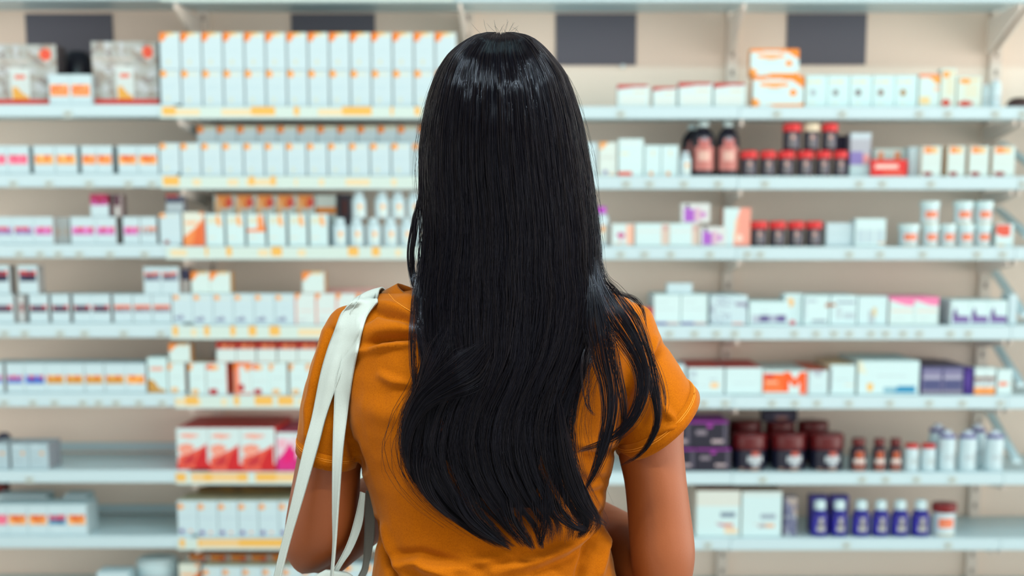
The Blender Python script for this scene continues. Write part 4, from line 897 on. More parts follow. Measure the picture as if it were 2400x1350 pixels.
# upper arms, elbows, forearms
loft(smooth_rings([ring((815, 765), (905, 765), 1.63, .038), ring((752, 850), (875, 850), 1.625, .044), ring((714, 980), (856, 980), 1.62, .048), ring((699, 1060), (846, 1075), 1.62, .046), ring((684, 1140), (843, 1150), 1.62, .044),
      ring((670, 1220), (838, 1232), 1.625, .043), ring((668, 1285), (826, 1276), 1.635, .043), ring((688, 1326), (790, 1312), 1.645, .034), ring((706, 1342), (745, 1336), 1.65, .016)]), V, Fc)
el = at(752, 1282, 1.655); wl_ = at(1030, 1060, 1.885)
chain([el, el + (wl_ - el) * .3, el + (wl_ - el) * .7, wl_], [.039, .04, .03, .0245], V, Fc, 24)
hand(wl_, wl_ - el, (0.2, -.3, 1), 1, V, Fc)
loft(smooth_rings([ring((1430, 770), (1505, 785), 1.63, .038), ring((1450, 870), (1556, 880), 1.62, .043), ring((1448, 980), (1600, 972), 1.61, .046), ring((1446, 1050), (1602, 1040), 1.605, .047), ring((1463, 1130), (1609, 1125), 1.6, .045),
      ring((1471, 1210), (1620, 1210), 1.6, .044), ring((1476, 1290), (1629, 1290), 1.6, .044), ring((1484, 1350), (1622, 1352), 1.605, .043), ring((1500, 1395), (1604, 1400), 1.61, .036), ring((1530, 1420), (1575, 1424), 1.615, .018)]), V, Fc)
er = at(1548, 1352, 1.625); wr = at(1305, 1165, 1.83)
chain([er, er + (wr - er) * .3, er + (wr - er) * .7, wr], [.041, .043, .032, .025], V, Fc, 24)
hand(wr, wr - er, (-.2, -.3, 1), -1, V, Fc)
# legs and feet
cx0 = float(at(1155, 1700, YW)[0])
for s in (-1, 1):
    zz = float(at(1155, 1640, YW)[2])
    rs = [wring((cx0 + s * .075, YW, zz), (0, 0, -1), .085, .1, 32), wring((cx0 + s * .082, YW + .005, .68), (0, 0, -1), .078, .085, 32), wring((cx0 + s * .085, YW + .005, .47), (0, 0, -1), .054, .06, 32), wring((cx0 + s * .086, YW - .008, .35), (0, 0, -1), .05, .056, 32),
          wring((cx0 + s * .088, YW - .002, .12), (0, 0, -1), .034, .04, 32), wring((cx0 + s * .09, YW, .06), (0, 0, -1), .035, .045, 32)]
    loft(smooth_rings(rs, 3), V, Fc)
    ellipsoid((cx0 + s * .092, YW + .045, .045), (.038, .115, .03), V, Fc)
ORI = Vector((cx0, YW, 0))
def pmesh(me):
    me.transform(__import__('mathutils').Matrix.Translation(-ORI)); return me
body_me = fuse('person', V, Fc, .0045, 5)
person = link('person', pmesh(body_me), M_SKIN, None, ORI, True)
tag(person, 'person seen from behind in mustard T-shirt, very long black hair, facing the shelves', 'person')
def child(name, me, mat, par=None, smooth=True, shift=True):
    if shift: pmesh(me)
    return link(name, me, mat, par or person, (0, 0, 0), smooth)
for s in (-1, 1):
    V, Fc = [], []; ellipsoid((HC[0] + s * .032, fy - .016, HC[2] + .008), (.013, .011, .0085), V, Fc); e = child('eye', mesh('eye', V, Fc), M_EYE)
    V, Fc = [], []; ellipsoid((HC[0] + s * .032, fy - .0065, HC[2] + .008), (.0055, .0025, .0055), V, Fc); child('iris', mesh('iris', V, Fc), M_IRIS, e)
V, Fc = [], []; ellipsoid((HC[0], fy - .007, HC[2] - .056), (.021, .009, .0062), V, Fc); child('lips', mesh('lips', V, Fc), M_LIP)
# trousers and shoes
V, Fc = [], []
loft(smooth_rings([ring((862, 1470), (1462, 1470), 1.62, .118), ring((838, 1540), (1486, 1540), 1.62, .124), ring((832, 1610), (1492, 1610), 1.62, .124), ring((846, 1730), (1476, 1730), 1.62, .112)], 3), V, Fc)
for s in (-1, 1):
    rs = [wring((cx0 + s * .075, YW, float(at(1155, 1640, YW)[2])), (0, 0, -1), .093, .108, 32), wring((cx0 + s * .082, YW + .005, .68), (0, 0, -1), .087, .094, 32), wring((cx0 + s * .085, YW + .005, .47), (0, 0, -1), .066, .072, 32), wring((cx0 + s * .086, YW - .006, .33), (0, 0, -1), .062, .068, 32), wring((cx0 + s * .089, YW, .1), (0, 0, -1), .05, .056, 32)]
    loft(smooth_rings(rs, 3), V, Fc)
child('trousers', fuse('trousers', V, Fc, .007, 4), M_TROUSER)
for s in (-1, 1):
    V, Fc = [], []
    ellipsoid((cx0 + s * .092, YW + .05, .042), (.046, .13, .04), V, Fc); ellipsoid((cx0 + s * .09, YW - .005, .065), (.042, .055, .05), V, Fc)
    V = [(x, y, max(z, .002)) for x, y, z in V]
    child('shoe', fuse('shoe', V, Fc, .006, 3), M_SHOE)

# ---- T-shirt
V, Fc = [], []
SH = [((1010, 672), (1345, 680), 1.625, .05), ((940, 681), (1418, 690), 1.622, .062), ((872, 694), (1468, 706), 1.62, .078), ((812, 735), (1512, 745), 1.62, .098), ((800, 800), (1504, 805), 1.62, .112), ((802, 900), (1488, 900), 1.62, .12), ((814, 1000), (1456, 1000), 1.62, .12),
      ((846, 1090), (1436, 1090), 1.62, .114), ((868, 1160), (1422, 1160), 1.62, .108), ((880, 1235), (1420, 1235), 1.62, .106), ((882, 1290), (1430, 1290), 1.62, .11), ((872, 1350), (1444, 1350), 1.62, .118), ((846, 1450), (1480, 1450), 1.62, .128), ((832, 1530), (1494, 1530), 1.62, .132), ((834, 1560), (1492, 1560), 1.62, .131)]
loft(smooth_rings([ring(*t, sq=.86) for t in SH], 4), V, Fc)
SL = [((842, 712), (930, 760), 1.625, .045, 0), ((790, 726), (900, 800), 1.625, .056, 0), ((760, 772), (888, 850), 1.622, .06, 0), ((734, 845), (874, 905), 1.62, .061, 0), ((714, 920), (860, 965), 1.62, .06, .002), ((703, 985), (850, 1032), 1.62, .058, .005), ((700, 1034), (845, 1076), 1.62, .056, .007)]
SR = [((1405, 770), (1470, 712), 1.625, .045, 0), ((1420, 820), (1520, 722), 1.622, .056, 0), ((1430, 880), (1552, 795), 1.618, .06, .004), ((1436, 950), (1588, 856), 1.612, .061, .008), ((1438, 1010), (1608, 890), 1.608, .06, .014), ((1443, 1048), (1620, 905), 1.606, .06, .018)]
CUFF = ([((700, 1012), (848, 1056), 1.62, .0585, .006), ((697, 1044), (843, 1087), 1.62, .0575, .0075)], [((1438, 1030), (1613, 890), 1.607, .0625, .016), ((1446, 1064), (1632, 910), 1.606, .0625, .019)])
for S in (SL, SR):
    rs = smooth_rings([ring(*t[:4], sq=.95, lean=t[4]) for t in S], 4)
    last = rs[-1]; c = last.mean(0); ax = (rs[-1].mean(0) - rs[-4].mean(0)); ax /= np.linalg.norm(ax)
    rs += [c + (last - c) * .93 + ax * .0005, c + (last - c) * .88 - ax * .006, c + (last - c) * .86 - ax * .022]
    loft(rs, V, Fc)
sm = fuse('t_shirt', V, Fc, .0027, 4)
# folds: (points in the frame, amplitude in metres (+ out), width px)
FOLDS = [
 ([(866, 809), (887, 796), (925, 792), (985, 790)], -.0055, 8), ([(838, 826), (877, 816), (925, 808), (990, 803)], .0035, 7), ([(860, 778), (930, 768), (990, 772)], .0025, 14),
 ([(857, 748), (879, 728), (904, 735), (940, 744), (975, 760)], -.005, 8), ([(865, 715), (900, 712), (935, 722), (975, 740)], .002, 8),
 ([(894, 880), (922, 894), (960, 899)], .003, 8), ([(860, 960), (905, 975), (950, 960)], .002, 20),
 ([(782, 778), (757, 868), (738, 955), (735, 1015)], -.006, 7), ([(765, 780), (742, 870), (724, 950), (720, 1020)], .003, 8),
 ([(876, 1225), (890, 1270), (905, 1310), (926, 1350)], -.006, 7), ([(896, 1240), (915, 1290), (945, 1345)], .003, 9),
 ([(940, 1326), (980, 1319), (1016, 1339), (1050, 1352)], .005, 10), ([(930, 1300), (985, 1296), (1040, 1312), (1120, 1330)], -.003, 9),
 ([(1420, 1205), (1396, 1268), (1375, 1310), (1360, 1345)], -.007, 9), ([(1395, 1238), (1325, 1286), (1257, 1318), (1160, 1340)], .005, 12), ([(1400, 1262), (1330, 1308), (1250, 1340)], -.003, 9),
 ([(1428, 1240), (1412, 1290), (1405, 1345)], .004, 7), ([(1418, 1150), (1380, 1165), (1330, 1200)], -.003, 8),
 ([(1421, 1122), (1385, 1126), (1340, 1118)], -.003, 7), ([(1446, 1056), (1400, 1066), (1370, 1064)], -.004, 8), ([(1440, 1030), (1400, 1045), (1350, 1040)], .003, 10),
 ([(1455, 742), (1480, 733), (1505, 722)], -.006, 11), ([(1445, 715), (1470, 706), (1490, 712)], .004, 8), ([(1554, 806), (1546, 826), (1533, 846)], -.004, 6), ([(1540, 795), (1533, 820), (1520, 842)], .002, 6),
 ([(1580, 985), (1560, 965), (1548, 940)], .003, 7), ([(1540, 905), (1520, 940), (1500, 985)], -.004, 9), ([(1510, 880), (1495, 930), (1470, 990)], .003, 10), ([(1585, 1000), (1560, 1005), (1530, 1020)], .003, 6),
 ([(830, 1040), (838, 1070), (850, 1100)], -.004, 6), ([(812, 1000), (818, 1030), (826, 1060)], -.003, 6), ([(1000, 1335), (1100, 1325), (1200, 1300)], .003, 12),
]
nv = len(sm.vertices)
co = np.empty(nv * 3, np.float32); sm.vertices.foreach_get('co', co); co = co.reshape(-1, 3).astype(float)
no = np.empty(nv * 3, np.float32); sm.vertices.foreach_get('normal', no); no = no.reshape(-1, 3).astype(float)
px, py = proj(co)
dsp = np.zeros(nv)
back = np.clip((-no[:, 1] + .15) / .4, 0, 1)
for pts, amp, wd in FOLDS:
    best = np.full(nv, 1e9); tt_ = np.zeros(nv); P = np.array(pts, float); L_ = len(P) - 1
    for i in range(L_):
        a, b_ = P[i], P[i + 1]; ab = b_ - a
        t = np.clip(((px - a[0]) * ab[0] + (py - a[1]) * ab[1]) / (ab @ ab), 0, 1)
        d = np.hypot(px - a[0] - ab[0] * t, py - a[1] - ab[1] * t)
        m = d < best; best[m] = d[m]; tt_[m] = ((i + t) / L_)[m]
    dsp += 2.1 * amp * np.exp(-(best / (wd * 1.3)) ** 2) * np.sin(np.clip(.12 + .76 * tt_, 0, 1) * math.pi) ** .6 * back
for i in range(nv):
    p = co[i]
    dsp[i] += .0022 * mnoise.noise(Vector((p[0] * 16 + 3, p[1] * 16, p[2] * 22))) + .0009 * mnoise.noise(Vector((p[0] * 45, p[1] * 45, p[2] * 60)))
co += no * dsp[:, None]
sm.vertices.foreach_set('co', co.astype(np.float32).ravel()); sm.update()
shirt_bvh = BVHTree.FromPolygons([Vector(v) for v in co], [tuple(p.vertices) for p in sm.polygons])
shirt = child('t_shirt', sm, M_SHIRT)
body_bvh = BVHTree.FromPolygons([v.co + ORI for v in body_me.vertices], [tuple(p.vertices) for p in body_me.polygons])
def surf_y(P, bvhs, dflt):
    """depth of the cloth or skin seen along the ray from the camera through P"""
    d = Vector(P) - Vector(CAM); d.normalize()
    ys = []
    for b_ in bvhs:
        h = b_.ray_cast(Vector(CAM), d)
        if h[0] is not None: ys.append(h[0].y)
    return min(ys) if ys else dflt

def tube_path(P, r, n=6):
    V, Fc = [], []
    P = np.array(P); rs = []
    for i in range(len(P)):
        d = P[min(i + 1, len(P) - 1)] - P[max(i - 1, 0)]
        rs.append(wring(P[i], d, r, r, n))
    loft(rs, V, Fc); return mesh('seam', V, Fc)
# sleeve cuffs: turned-up hems with a crisp edge, a hair wider than the sleeve
cuff_bvhs = []
for C in CUFF:
    a, b_ = [ring(*t[:4], n=72, sq=.95, lean=t[4]) for t in C]
    ca, cb = a.mean(0), b_.mean(0); g = lambda r, c, k: c + (r - c) * k
    seq = [g(a, ca, .965), g(a, ca, 1.0), g(a * .5 + b_ * .5, (ca + cb) / 2, 1.006), b_, g(b_, cb, .985), g(b_, cb, .95), g(a * .5 + b_ * .5, (ca + cb) / 2, .955), g(a, ca, .95)]
    V, Fc = [], []; n_ = 72
    for r_ in seq: V.extend(map(tuple, r_))
    for j in range(len(seq) - 1):
        for i in range(n_): Fc.append((j * n_ + i, j * n_ + (i + 1) % n_, (j + 1) * n_ + (i + 1) % n_, (j + 1) * n_ + i))
    V = [tuple(np.array(v) + np.array([0, 1, .3]) * .0012 * mnoise.noise(Vector(v) * 38)) for v in V]
    me = mesh('sleeve_cuff', V, Fc); bm = bmesh.new(); bm.from_mesh(me); bmesh.ops.recalc_face_normals(bm, faces=bm.faces); bm.to_mesh(me); bm.free()
    cuff_bvhs.append(BVHTree.FromPolygons([v.co.copy() for v in me.vertices], [tuple(p.vertices) for p in me.polygons]))
    child('sleeve_cuff', me, M_SHIRT, shirt)
    for k in (.3, .42):
        r_ = g(a * (1 - k) + b_ * k, ca * (1 - k) + cb * k, 1.007)
        r_ = np.concatenate([r_, r_[:1]])
        child('seam', tube_path(r_, .0004, 5), M_STITCH, shirt)

# neckband
V, Fc = [], []
n = 96; ccx = 1178
for j in range(n):
    t = 2 * math.pi * j / n
    c, s_ = math.cos(t), math.sin(t)
    bk = max(0, -s_)
    # inner (neckline) and outer (seam) edges
    pts = []
    for (hw, ry, dp, dz) in ((250, .076, 60, 0), (254, .082, 62, 4), (276, .094, 84, 20), (274, .09, 86, 24)):
        pass
    Yc = 1.624
    e = []
    for hw, ry, z0_, dip in ((246, .072, 664, 58), (250, .078, 666, 62), (284, .097, 684, 72), (280, .09, 688, 74)):
        q = at(ccx + hw * c, z0_ + (12 if c > 0 else 0) * abs(c) + dip * (bk ** 1.3) + 60 * max(0, s_) ** 2, Yc)
        q = q + np.array([0, ry * s_, 0]); e.append(q)
    V.extend(map(tuple, e))
for j in range(n):
    j2 = (j + 1) % n
    for k in range(4):
        k2 = (k + 1) % 4
        Fc.append((j * 4 + k, j2 * 4 + k, j2 * 4 + k2, j * 4 + k2))
me = mesh('collar', V, Fc); bm = bmesh.new(); bm.from_mesh(me); bmesh.ops.recalc_face_normals(bm, faces=bm.faces); bm.to_mesh(me); bm.free()
child('collar', me, M_SHIRT, shirt)

def on_cloth(pts, k=8, lift=.0006):
    P = np.array(pts, float); out = []
    for i in range(len(P) - 1):
        for j in range(k):
            q = P[i] + (P[i + 1] - P[i]) * j / k; out.append(q)
    out.append(P[-1]); W = []
    for q in out:
        p = at(q[0], q[1], 1.6); y = surf_y(p, [shirt_bvh], None)
        if y is not None: W.append(at(q[0], q[1], y - lift))
    return W
for pts in ([(905, 682), (925, 705), (950, 722), (985, 742)],):
    W = on_cloth(pts)
    if len(W) > 3: child('seam', tube_path(W, .00045), M_STITCH, shirt)

# ---- canvas tote bag: two straps over the shoulder and the bag below
tote = bpy.data.objects.new('tote_bag', None); COL.objects.link(tote)
tote.location = at(730, 1900, 1.6); TL = Vector(tote.location)
tag(tote, 'cream canvas tote bag hanging by two long straps from the person\'s shoulder', 'bag')
def tchild(name, me, mat, par=tote, smooth=True):
    me.transform(__import__('mathutils').Matrix.Translation(-TL)); return link(name, me, mat, par, (0, 0, 0), smooth)
def interp(K, k=10):
    K = np.array(K, float); out = []
    for i in range(len(K) - 1):
        p0, p1, p2, p3 = K[max(i - 1, 0)], K[i], K[i + 1], K[min(i + 2, len(K) - 1)]
        for j in range(k):
            t = j / k
            out.append(.5 * (2 * p1 + (p2 - p0) * t + (2 * p0 - 5 * p1 + 4 * p2 - p3) * t * t + (3 * p1 - p0 - 3 * p2 + p3) * t ** 3))
    out.append(K[-1]); return np.array(out)
def strap(name, K, hug, thick=.0022, lift=.0042):
    """K rows: left px, left py, left Y, right px, right py, right Y; hug: rows up to this index rest on the cloth"""
    Q = interp(K); m = 9
    LIM = np.full((len(Q), m), 9.0)
    V, Fc = [], []
    G = np.zeros((len(Q), m, 3))
    for i, q in enumerate(Q):
        for j in range(m):
            t = j / (m - 1)
            X = q[0] + (q[3] - q[0]) * t; Y_ = q[1] + (q[4] - q[1]) * t; D = q[2] + (q[5] - q[2]) * t
            if i <= hug * 10:
                y = surf_y(at(X, Y_, 1.6), [shirt_bvh, body_bvh] + cuff_bvhs, D)
                D = min(D, y - lift); LIM[i, j] = y - .0048
            G[i, j] = at(X, Y_, D)
    if hug > 0:                                     # over the crest of the shoulder and down its far side
        pre = []
        xl, xr = G[0, 0, 0], G[0, -1, 0]
        for Y_ in np.linspace(1.74, G[0, :, 1].mean() + .006, 10):
            r_ = []
            for j in range(m):
                X = xl + (xr - xl) * j / (m - 1)
                zs = [h[0].z for h in (b_.ray_cast(Vector((X, Y_, 1.8)), Vector((0, 0, -1))) for b_ in (shirt_bvh, body_bvh, *cuff_bvhs)) if h[0] is not None and h[0].z > 1.1]
                r_.append((X, Y_, max(zs) + lift + .002 if zs else G[0, j, 2] - 1.3 * (Y_ - 1.62)))
            pre.append(r_)
        pre = np.array(pre)
        for _ in range(3): pre[1:-1, :, 2] = np.maximum(pre[1:-1, :, 2], (pre[:-2, :, 2] + pre[2:, :, 2]) / 2)
        PRE = pre
    else: PRE = None
    # level the depth along the strap so it drapes rather than follows every fold
    for _ in range(6):
        Yv = G[:, :, 1].copy()
        Yv[1:-1] = np.minimum(G[1:-1, :, 1], (G[:-2, :, 1] + G[2:, :, 1]) / 2 * .5 + G[1:-1, :, 1] * .5)
        dY = Yv / G[:, :, 1]
        G = CAM + (G - CAM) * dY[:, :, None]
    for _ in range(14):
        Yv = G[:, :, 1].copy(); Yv[1:-1] = (G[:-2, :, 1] + 2 * G[1:-1, :, 1] + G[2:, :, 1]) / 4
        Yv[:, 1:-1] = (Yv[:, :-2] + 2 * Yv[:, 1:-1] + Yv[:, 2:]) / 4
        G = CAM + (G - CAM) * (Yv / G[:, :, 1])[:, :, None]
    dl = np.minimum(G[:, :, 1], LIM) - G[:, :, 1]
    for _ in range(10):
        S = dl.copy(); S[1:-1] = (dl[:-2] + 2 * dl[1:-1] + dl[2:]) / 4; S[:, 1:-1] = (S[:, :-2] + 2 * S[:, 1:-1] + S[:, 2:]) / 4
        dl = np.minimum(S, dl)
    G = CAM + (G - CAM) * ((G[:, :, 1] + dl) / G[:, :, 1])[:, :, None]
    if PRE is not None: G = np.concatenate([PRE, G])
    du = np.gradient(G, axis=1); dv = np.gradient(G, axis=0)
    N = np.cross(du, dv); N /= np.maximum(np.linalg.norm(N, axis=2, keepdims=True), 1e-9)
    rib = 1 + .1 * np.cos(np.linspace(0, 4 * math.pi, m))[None, :, None]
    for s in (-1, 1):
        V.extend(map(tuple, (G + N * s * thick / 2 * rib).reshape(-1, 3)))
    nQ = len(G); A = nQ * m
    for i in range(nQ - 1):
        for j in range(m - 1):
            a = i * m + j
            Fc.append((a, a + 1, a + m + 1, a + m)); Fc.append((A + a, A + a + m, A + a + m + 1, A + a + 1))
        for j in (0, m - 1):
            a = i * m + j; Fc.append((a, a + m, A + a + m, A + a))
    for i in (0, nQ - 1):
        for j in range(m - 1):
            a = i * m + j; Fc.append((a, A + a, A + a + 1, a + 1))
    me = mesh(name, V, Fc); bm = bmesh.new(); bm.from_mesh(me); bmesh.ops.recalc_face_normals(bm, faces=bm.faces); bm.to_mesh(me); bm.free()
    o = tchild(name, me, M_CANVAS)
    # stitched edge
    for j in (0, m - 1):
        E = G[:, j] + (G[:, 1 if j == 0 else m - 2] - G[:, j]) * .35 - N[:, j] * 0 + np.array([0, -thick * .62, 0])
        tchild('edge_stitching', tube_path(E[::2], .0006, 5), M_CANVAS, o)
    return o
Yt = 1.575
strap('strap', [(832, 700, 1.60, 880, 702, 1.60), (826, 706, 1.575, 880, 708, 1.575), (801, 733, Yt, 862, 738, Yt), (783, 781, Yt, 846, 778, Yt), (768, 821, Yt, 828, 816, Yt), (751, 882, 1.57, 803, 870, 1.57), (732, 977, 1.562, 766, 970, 1.556), (713, 1049, 1.558, 746, 1043, 1.55), (684, 1178, 1.555, 713, 1156, 1.545), (656, 1296, 1.555, 679, 1268, 1.545), (640, 1365, 1.555, 655, 1365, 1.545), (610, 1500, 1.555, 630, 1500, 1.55)], 8)
strap('strap', [(842, 699, 1.598, 884, 701, 1.598), (838, 706, 1.57, 884, 708, 1.57), (822, 733, 1.57, 863, 738, 1.57), (808, 790, 1.57, 849, 771, 1.57), (796, 850, 1.566, 839, 816, 1.566), (786, 892, 1.565, 824, 892, 1.565), (782, 977, 1.555, 814, 977, 1.555), (780, 1082, 1.55, 803, 1060, 1.545), (780, 1195, 1.55, 794, 1167, 1.54), (781, 1280, 1.55, 787, 1265, 1.54), (774, 1365, 1.55, 779, 1365, 1.54), (760, 1480, 1.55, 775, 1480, 1.545)], 8)
strap('strap', [(845, 1152, 1.586, 856, 1156, 1.586), (842, 1170, 1.586, 855, 1176, 1.586), (833, 1209, 1.592, 849, 1230, 1.592), (817, 1265, 1.59, 826, 1288, 1.59), (791, 1319, 1.59, 799, 1329, 1.59), (740, 1400, 1.60, 756, 1410, 1.60)], -1)
strap('strap', [(858, 1150, 1.668, 874, 1150, 1.668), (856, 1187, 1.664, 878, 1200, 1.664), (854, 1260, 1.66, 877, 1260, 1.66), (850, 1322, 1.655, 866, 1318, 1.655), (838, 1352, 1.65, 856, 1352, 1.65), (790, 1440, 1.64, 806, 1440, 1.64)], -1)
V, Fc = [], []
rs = [ring((610, 1500), (770, 1480), 1.60, .055, sq=.7), ring((570, 1520), (795, 1500), 1.60, .07, sq=.7), ring((560, 1800), (800, 1800), 1.60, .075, sq=.6), ring((564, 2100), (796, 2100), 1.60, .075, sq=.6), ring((580, 2150), (780, 2150), 1.60, .06, sq=.6)]
loft(smooth_rings(rs, 4), V, Fc)
tchild('bag_body', mesh('bag_body', V, Fc), M_CANVAS)
V, Fc = [], []
rs = [ring((640, 1515), (790, 1500), 1.60, .006, sq=.7), ring((690, 1420), (822, 1410), 1.59, .006, sq=.7), ring((722, 1362), (830, 1357), 1.585, .006, sq=.7), ring((762, 1336), (816, 1343), 1.585, .005, sq=.7)]
loft(smooth_rings(rs, 4), V, Fc)
tchild('bag_flap', mesh('bag_flap', V, Fc), M_CANVAS)
# ================================================================== hair
def curve(tab, sig=16):
    """smooth curve through a table of (row, value)"""
    T = np.array(tab, float); g = np.arange(0, 1500.0)
    v = np.interp(g, T[:, 0], T[:, 1]); out = np.zeros_like(v); wsum = np.zeros_like(v)
    s_ = np.clip((g - 70) / 9, 1.2, sig)
    for k in range(-40, 41):
        w = np.exp(-.5 * (k / s_) ** 2); idx = np.clip(np.arange(1500) + k, 0, 1499)
        out += w * v[idx]; wsum += w
    out /= wsum
    return lambda y: np.interp(y, g, out)
HL = curve([(74, 1150), (80, 1118), (90, 1098), (105, 1074), (125, 1050), (150, 1033), (175, 1019), (230, 1002), (280, 991), (350, 982), (420, 981), (480, 986), (540, 988), (600, 984), (660, 976), (720, 974), (780, 982), (850, 1000), (905, 988), (960, 960), (1040, 947), (1100, 957), (1150, 985), (1200, 1032), (1250, 1105), (1295, 1190), (1330, 1230)], 9)
HR = curve([(74, 1196), (80, 1230), (90, 1252), (105, 1272), (125, 1292), (150, 1313), (175, 1330), (230, 1350), (280, 1364), (350, 1378), (420, 1389), (480, 1397), (570, 1405), (620, 1405), (660, 1411), (700, 1416), (760, 1406), (820, 1388), (880, 1360), (940, 1338), (1000, 1326), (1060, 1332), (1110, 1348), (1170, 1376), (1230, 1408), (1295, 1350), (1330, 1310)], 9)
HB = curve([(74, 1.585), (90, 1.556), (130, 1.529), (200, 1.508), (300, 1.497), (400, 1.496), (520, 1.498), (650, 1.497), (760, 1.494), (900, 1.490), (1050, 1.490), (1160, 1.495), (1230, 1.498), (1330, 1.498)])
HD = curve([(74, .02), (90, .05), (130, .085), (200, .115), (300, .128), (400, .126), (500, .108), (600, .086), (680, .066), (760, .046), (860, .032), (1000, .022), (1150, .018), (1330, .014)])
EL = curve([(-1.3, 1090), (-1, 1120), (-.8, 1185), (-.55, 1235), (-.3, 1268), (0, 1282), (.25, 1283), (.5, 1268), (.75, 1250), (1, 1232), (1.3, 1200)])

def tubes(PX, PY, PD, R, name, cols):
    """strands given as pixel columns and depths -> one mesh of thin three-sided tubes"""
    P = at(PX, PY, PD)
    n, m, _ = P.shape
    T = np.gradient(P, axis=1); T /= np.maximum(np.linalg.norm(T, axis=2, keepdims=True), 1e-9)
    A = np.cross(T, np.array([0, 1.0, 0])); A /= np.maximum(np.linalg.norm(A, axis=2, keepdims=True), 1e-6)
    B = np.cross(T, A)
    V = np.stack([P + R[..., None] * (A * math.cos(a) + B * math.sin(a)) for a in (math.pi / 2 + .0, math.pi * 7 / 6, math.pi * 11 / 6)], axis=2)
    V = V.reshape(-1, 3)
    i = np.arange(n)[:, None, None]; j = np.arange(m - 1)[None, :, None]; k = np.arange(3)[None, None, :]
    k2 = (k + 1) % 3
    b0 = (i * m + j) * 3; b1 = b0 + 3
    Fq = np.stack([b0 + k, b0 + k2, b1 + k2, b1 + k], axis=-1).reshape(-1, 4)
    me = bpy.data.meshes.new(name)
    me.vertices.add(len(V)); me.loops.add(Fq.size); me.polygons.add(len(Fq))
    me.vertices.foreach_set('co', V.astype(np.float32).ravel())
    me.loops.foreach_set('vertex_index', Fq.astype(np.int32).ravel())
    me.polygons.foreach_set('loop_start', np.arange(0, Fq.size, 4, dtype=np.int32))
    me.polygons.foreach_set('use_smooth', np.ones(len(Fq), bool))
    me.update(calc_edges=True)
    ca = me.color_attributes.new('Col', 'FLOAT_COLOR', 'POINT')
    c = np.repeat(cols[:, None, :], m * 3, axis=1).reshape(-1, 3)
    ca.data.foreach_set('color', np.concatenate([c, np.ones((len(c), 1))], 1).astype(np.float32).ravel())
    return me

def hair_cols(n):
    b_ = np.array([.0026, .0024, .0046]); w = np.array([.0095, .0066, .006])
    t = RNG.random((n, 1)) ** 3
    return (b_ * (1 - t) + w * t) * (.7 + .6 * RNG.random((n, 1)))

def rest(X, Y_, D, keep=None, gap=.0025):
    """let the strands lie on the shirt instead of passing through it"""
    cam = Vector(CAM)
    lim = np.full(X.shape, 9.0)
    P = at(X, Y_, D)
    for i in range(X.shape[0]):
        if keep is not None and not keep[i]: continue
        for j in range(X.shape[1]):
            if Y_[i, j] > 600:
                d = Vector(P[i, j]) - cam; d.normalize()
                h = shirt_bvh.ray_cast(cam, d)
                if h[0] is not None: lim[i, j] = h[0].y - gap
    delta = np.minimum(D, lim) - D
    for _ in range(30):
        S = delta.copy(); S[:, 1:-1] = (delta[:, :-2] + 2 * delta[:, 1:-1] + delta[:, 2:]) / 4
        delta = np.minimum(S, delta)
    D = D + delta
    return D

def fall(n, th_lo, th_hi, klo, khi, m=64, wild=1.0, endj=(-70, 22)):
    th = RNG.uniform(th_lo, th_hi, n)
    u = np.sin(th)
    nc = 46
    cc = np.sort(RNG.uniform(-1.02, 1.02, nc)); cph = RNG.uniform(0, 6.28, nc); cam = RNG.uniform(.4, 1.5, nc)
    ci = np.abs(u[:, None] - cc[None, :]).argmin(1)
    y0 = 75 + RNG.random(n) ** 2 * 22 + 9 * (np.abs(u) < .35) * RNG.random(n)
    ye = EL(u) + RNG.uniform(endj[0], endj[1], n)
    t = np.linspace(0, 1, m)[None, :] ** 1.25
    y = y0[:, None] + (ye - y0)[:, None] * t
    L_, R_ = HL(y), HR(y)
    xc, hw = (L_ + R_) / 2, (R_ - L_) / 2
    k = RNG.uniform(klo, khi, n)[:, None]
    cl = np.clip((y - 420) / 850, 0, 1) ** 1.2 * .82
    ue = u[:, None] * (1 - cl) + (cc[ci] + RNG.normal(0, .012, n))[:, None] * cl
    # the middle of the head parts: keep a thin line free near the crown
    amp = np.interp(y, [100, 350, 600, 900, 1290], [0, 1.2, 4, 9, 13])
    x = xc + hw * ue * (.5 + .5 * k) + amp * cam[ci][:, None] * np.sin(y / 105 + cph[ci][:, None]) + amp * .35 * wild * np.sin(y / RNG.uniform(45, 120, n)[:, None] + RNG.uniform(0, 6.28, n)[:, None])
    par = np.exp(-((y - 76) / 34) ** 2)
    x = x + (np.sign(u) * RNG.uniform(-.4, 2.6, n))[:, None] * par
    fly = RNG.random(n) < .05
    x = x + fly[:, None] * RNG.normal(0, 22, n)[:, None] * np.clip((y - 350) / 700, 0, 1) ** 1.5
    B_, D_ = HB(y), HD(y)
    Yd = B_ + D_ - D_ * np.cos(th)[:, None] * k + (1 - k) * .03 - fly[:, None] * .002
    Yd = Yd + .0022 * np.sin(y / 38 + cph[ci][:, None] * 2) * np.clip((520 - y) / 200, 0, 1) * np.clip((y - 90) / 60, 0, 1)
    Yd = Yd - .004 * np.cos(y / 160 + cph[ci][:, None]) * np.clip((y - 500) / 400, 0, 1)
    Yd = Yd + RNG.uniform(.0002, .0011, n)[:, None] * np.sin(y / RNG.uniform(9, 26, n)[:, None] + RNG.uniform(0, 6.28, n)[:, None])
    r = RNG.uniform(.00014, .00027, n)[:, None] * np.interp(t, [0, .04, .85, 1], [.6, 1, 1, .3])
    Yd = rest(x, y, Yd, np.abs(th) < 1.52)
    return x, y, Yd, r

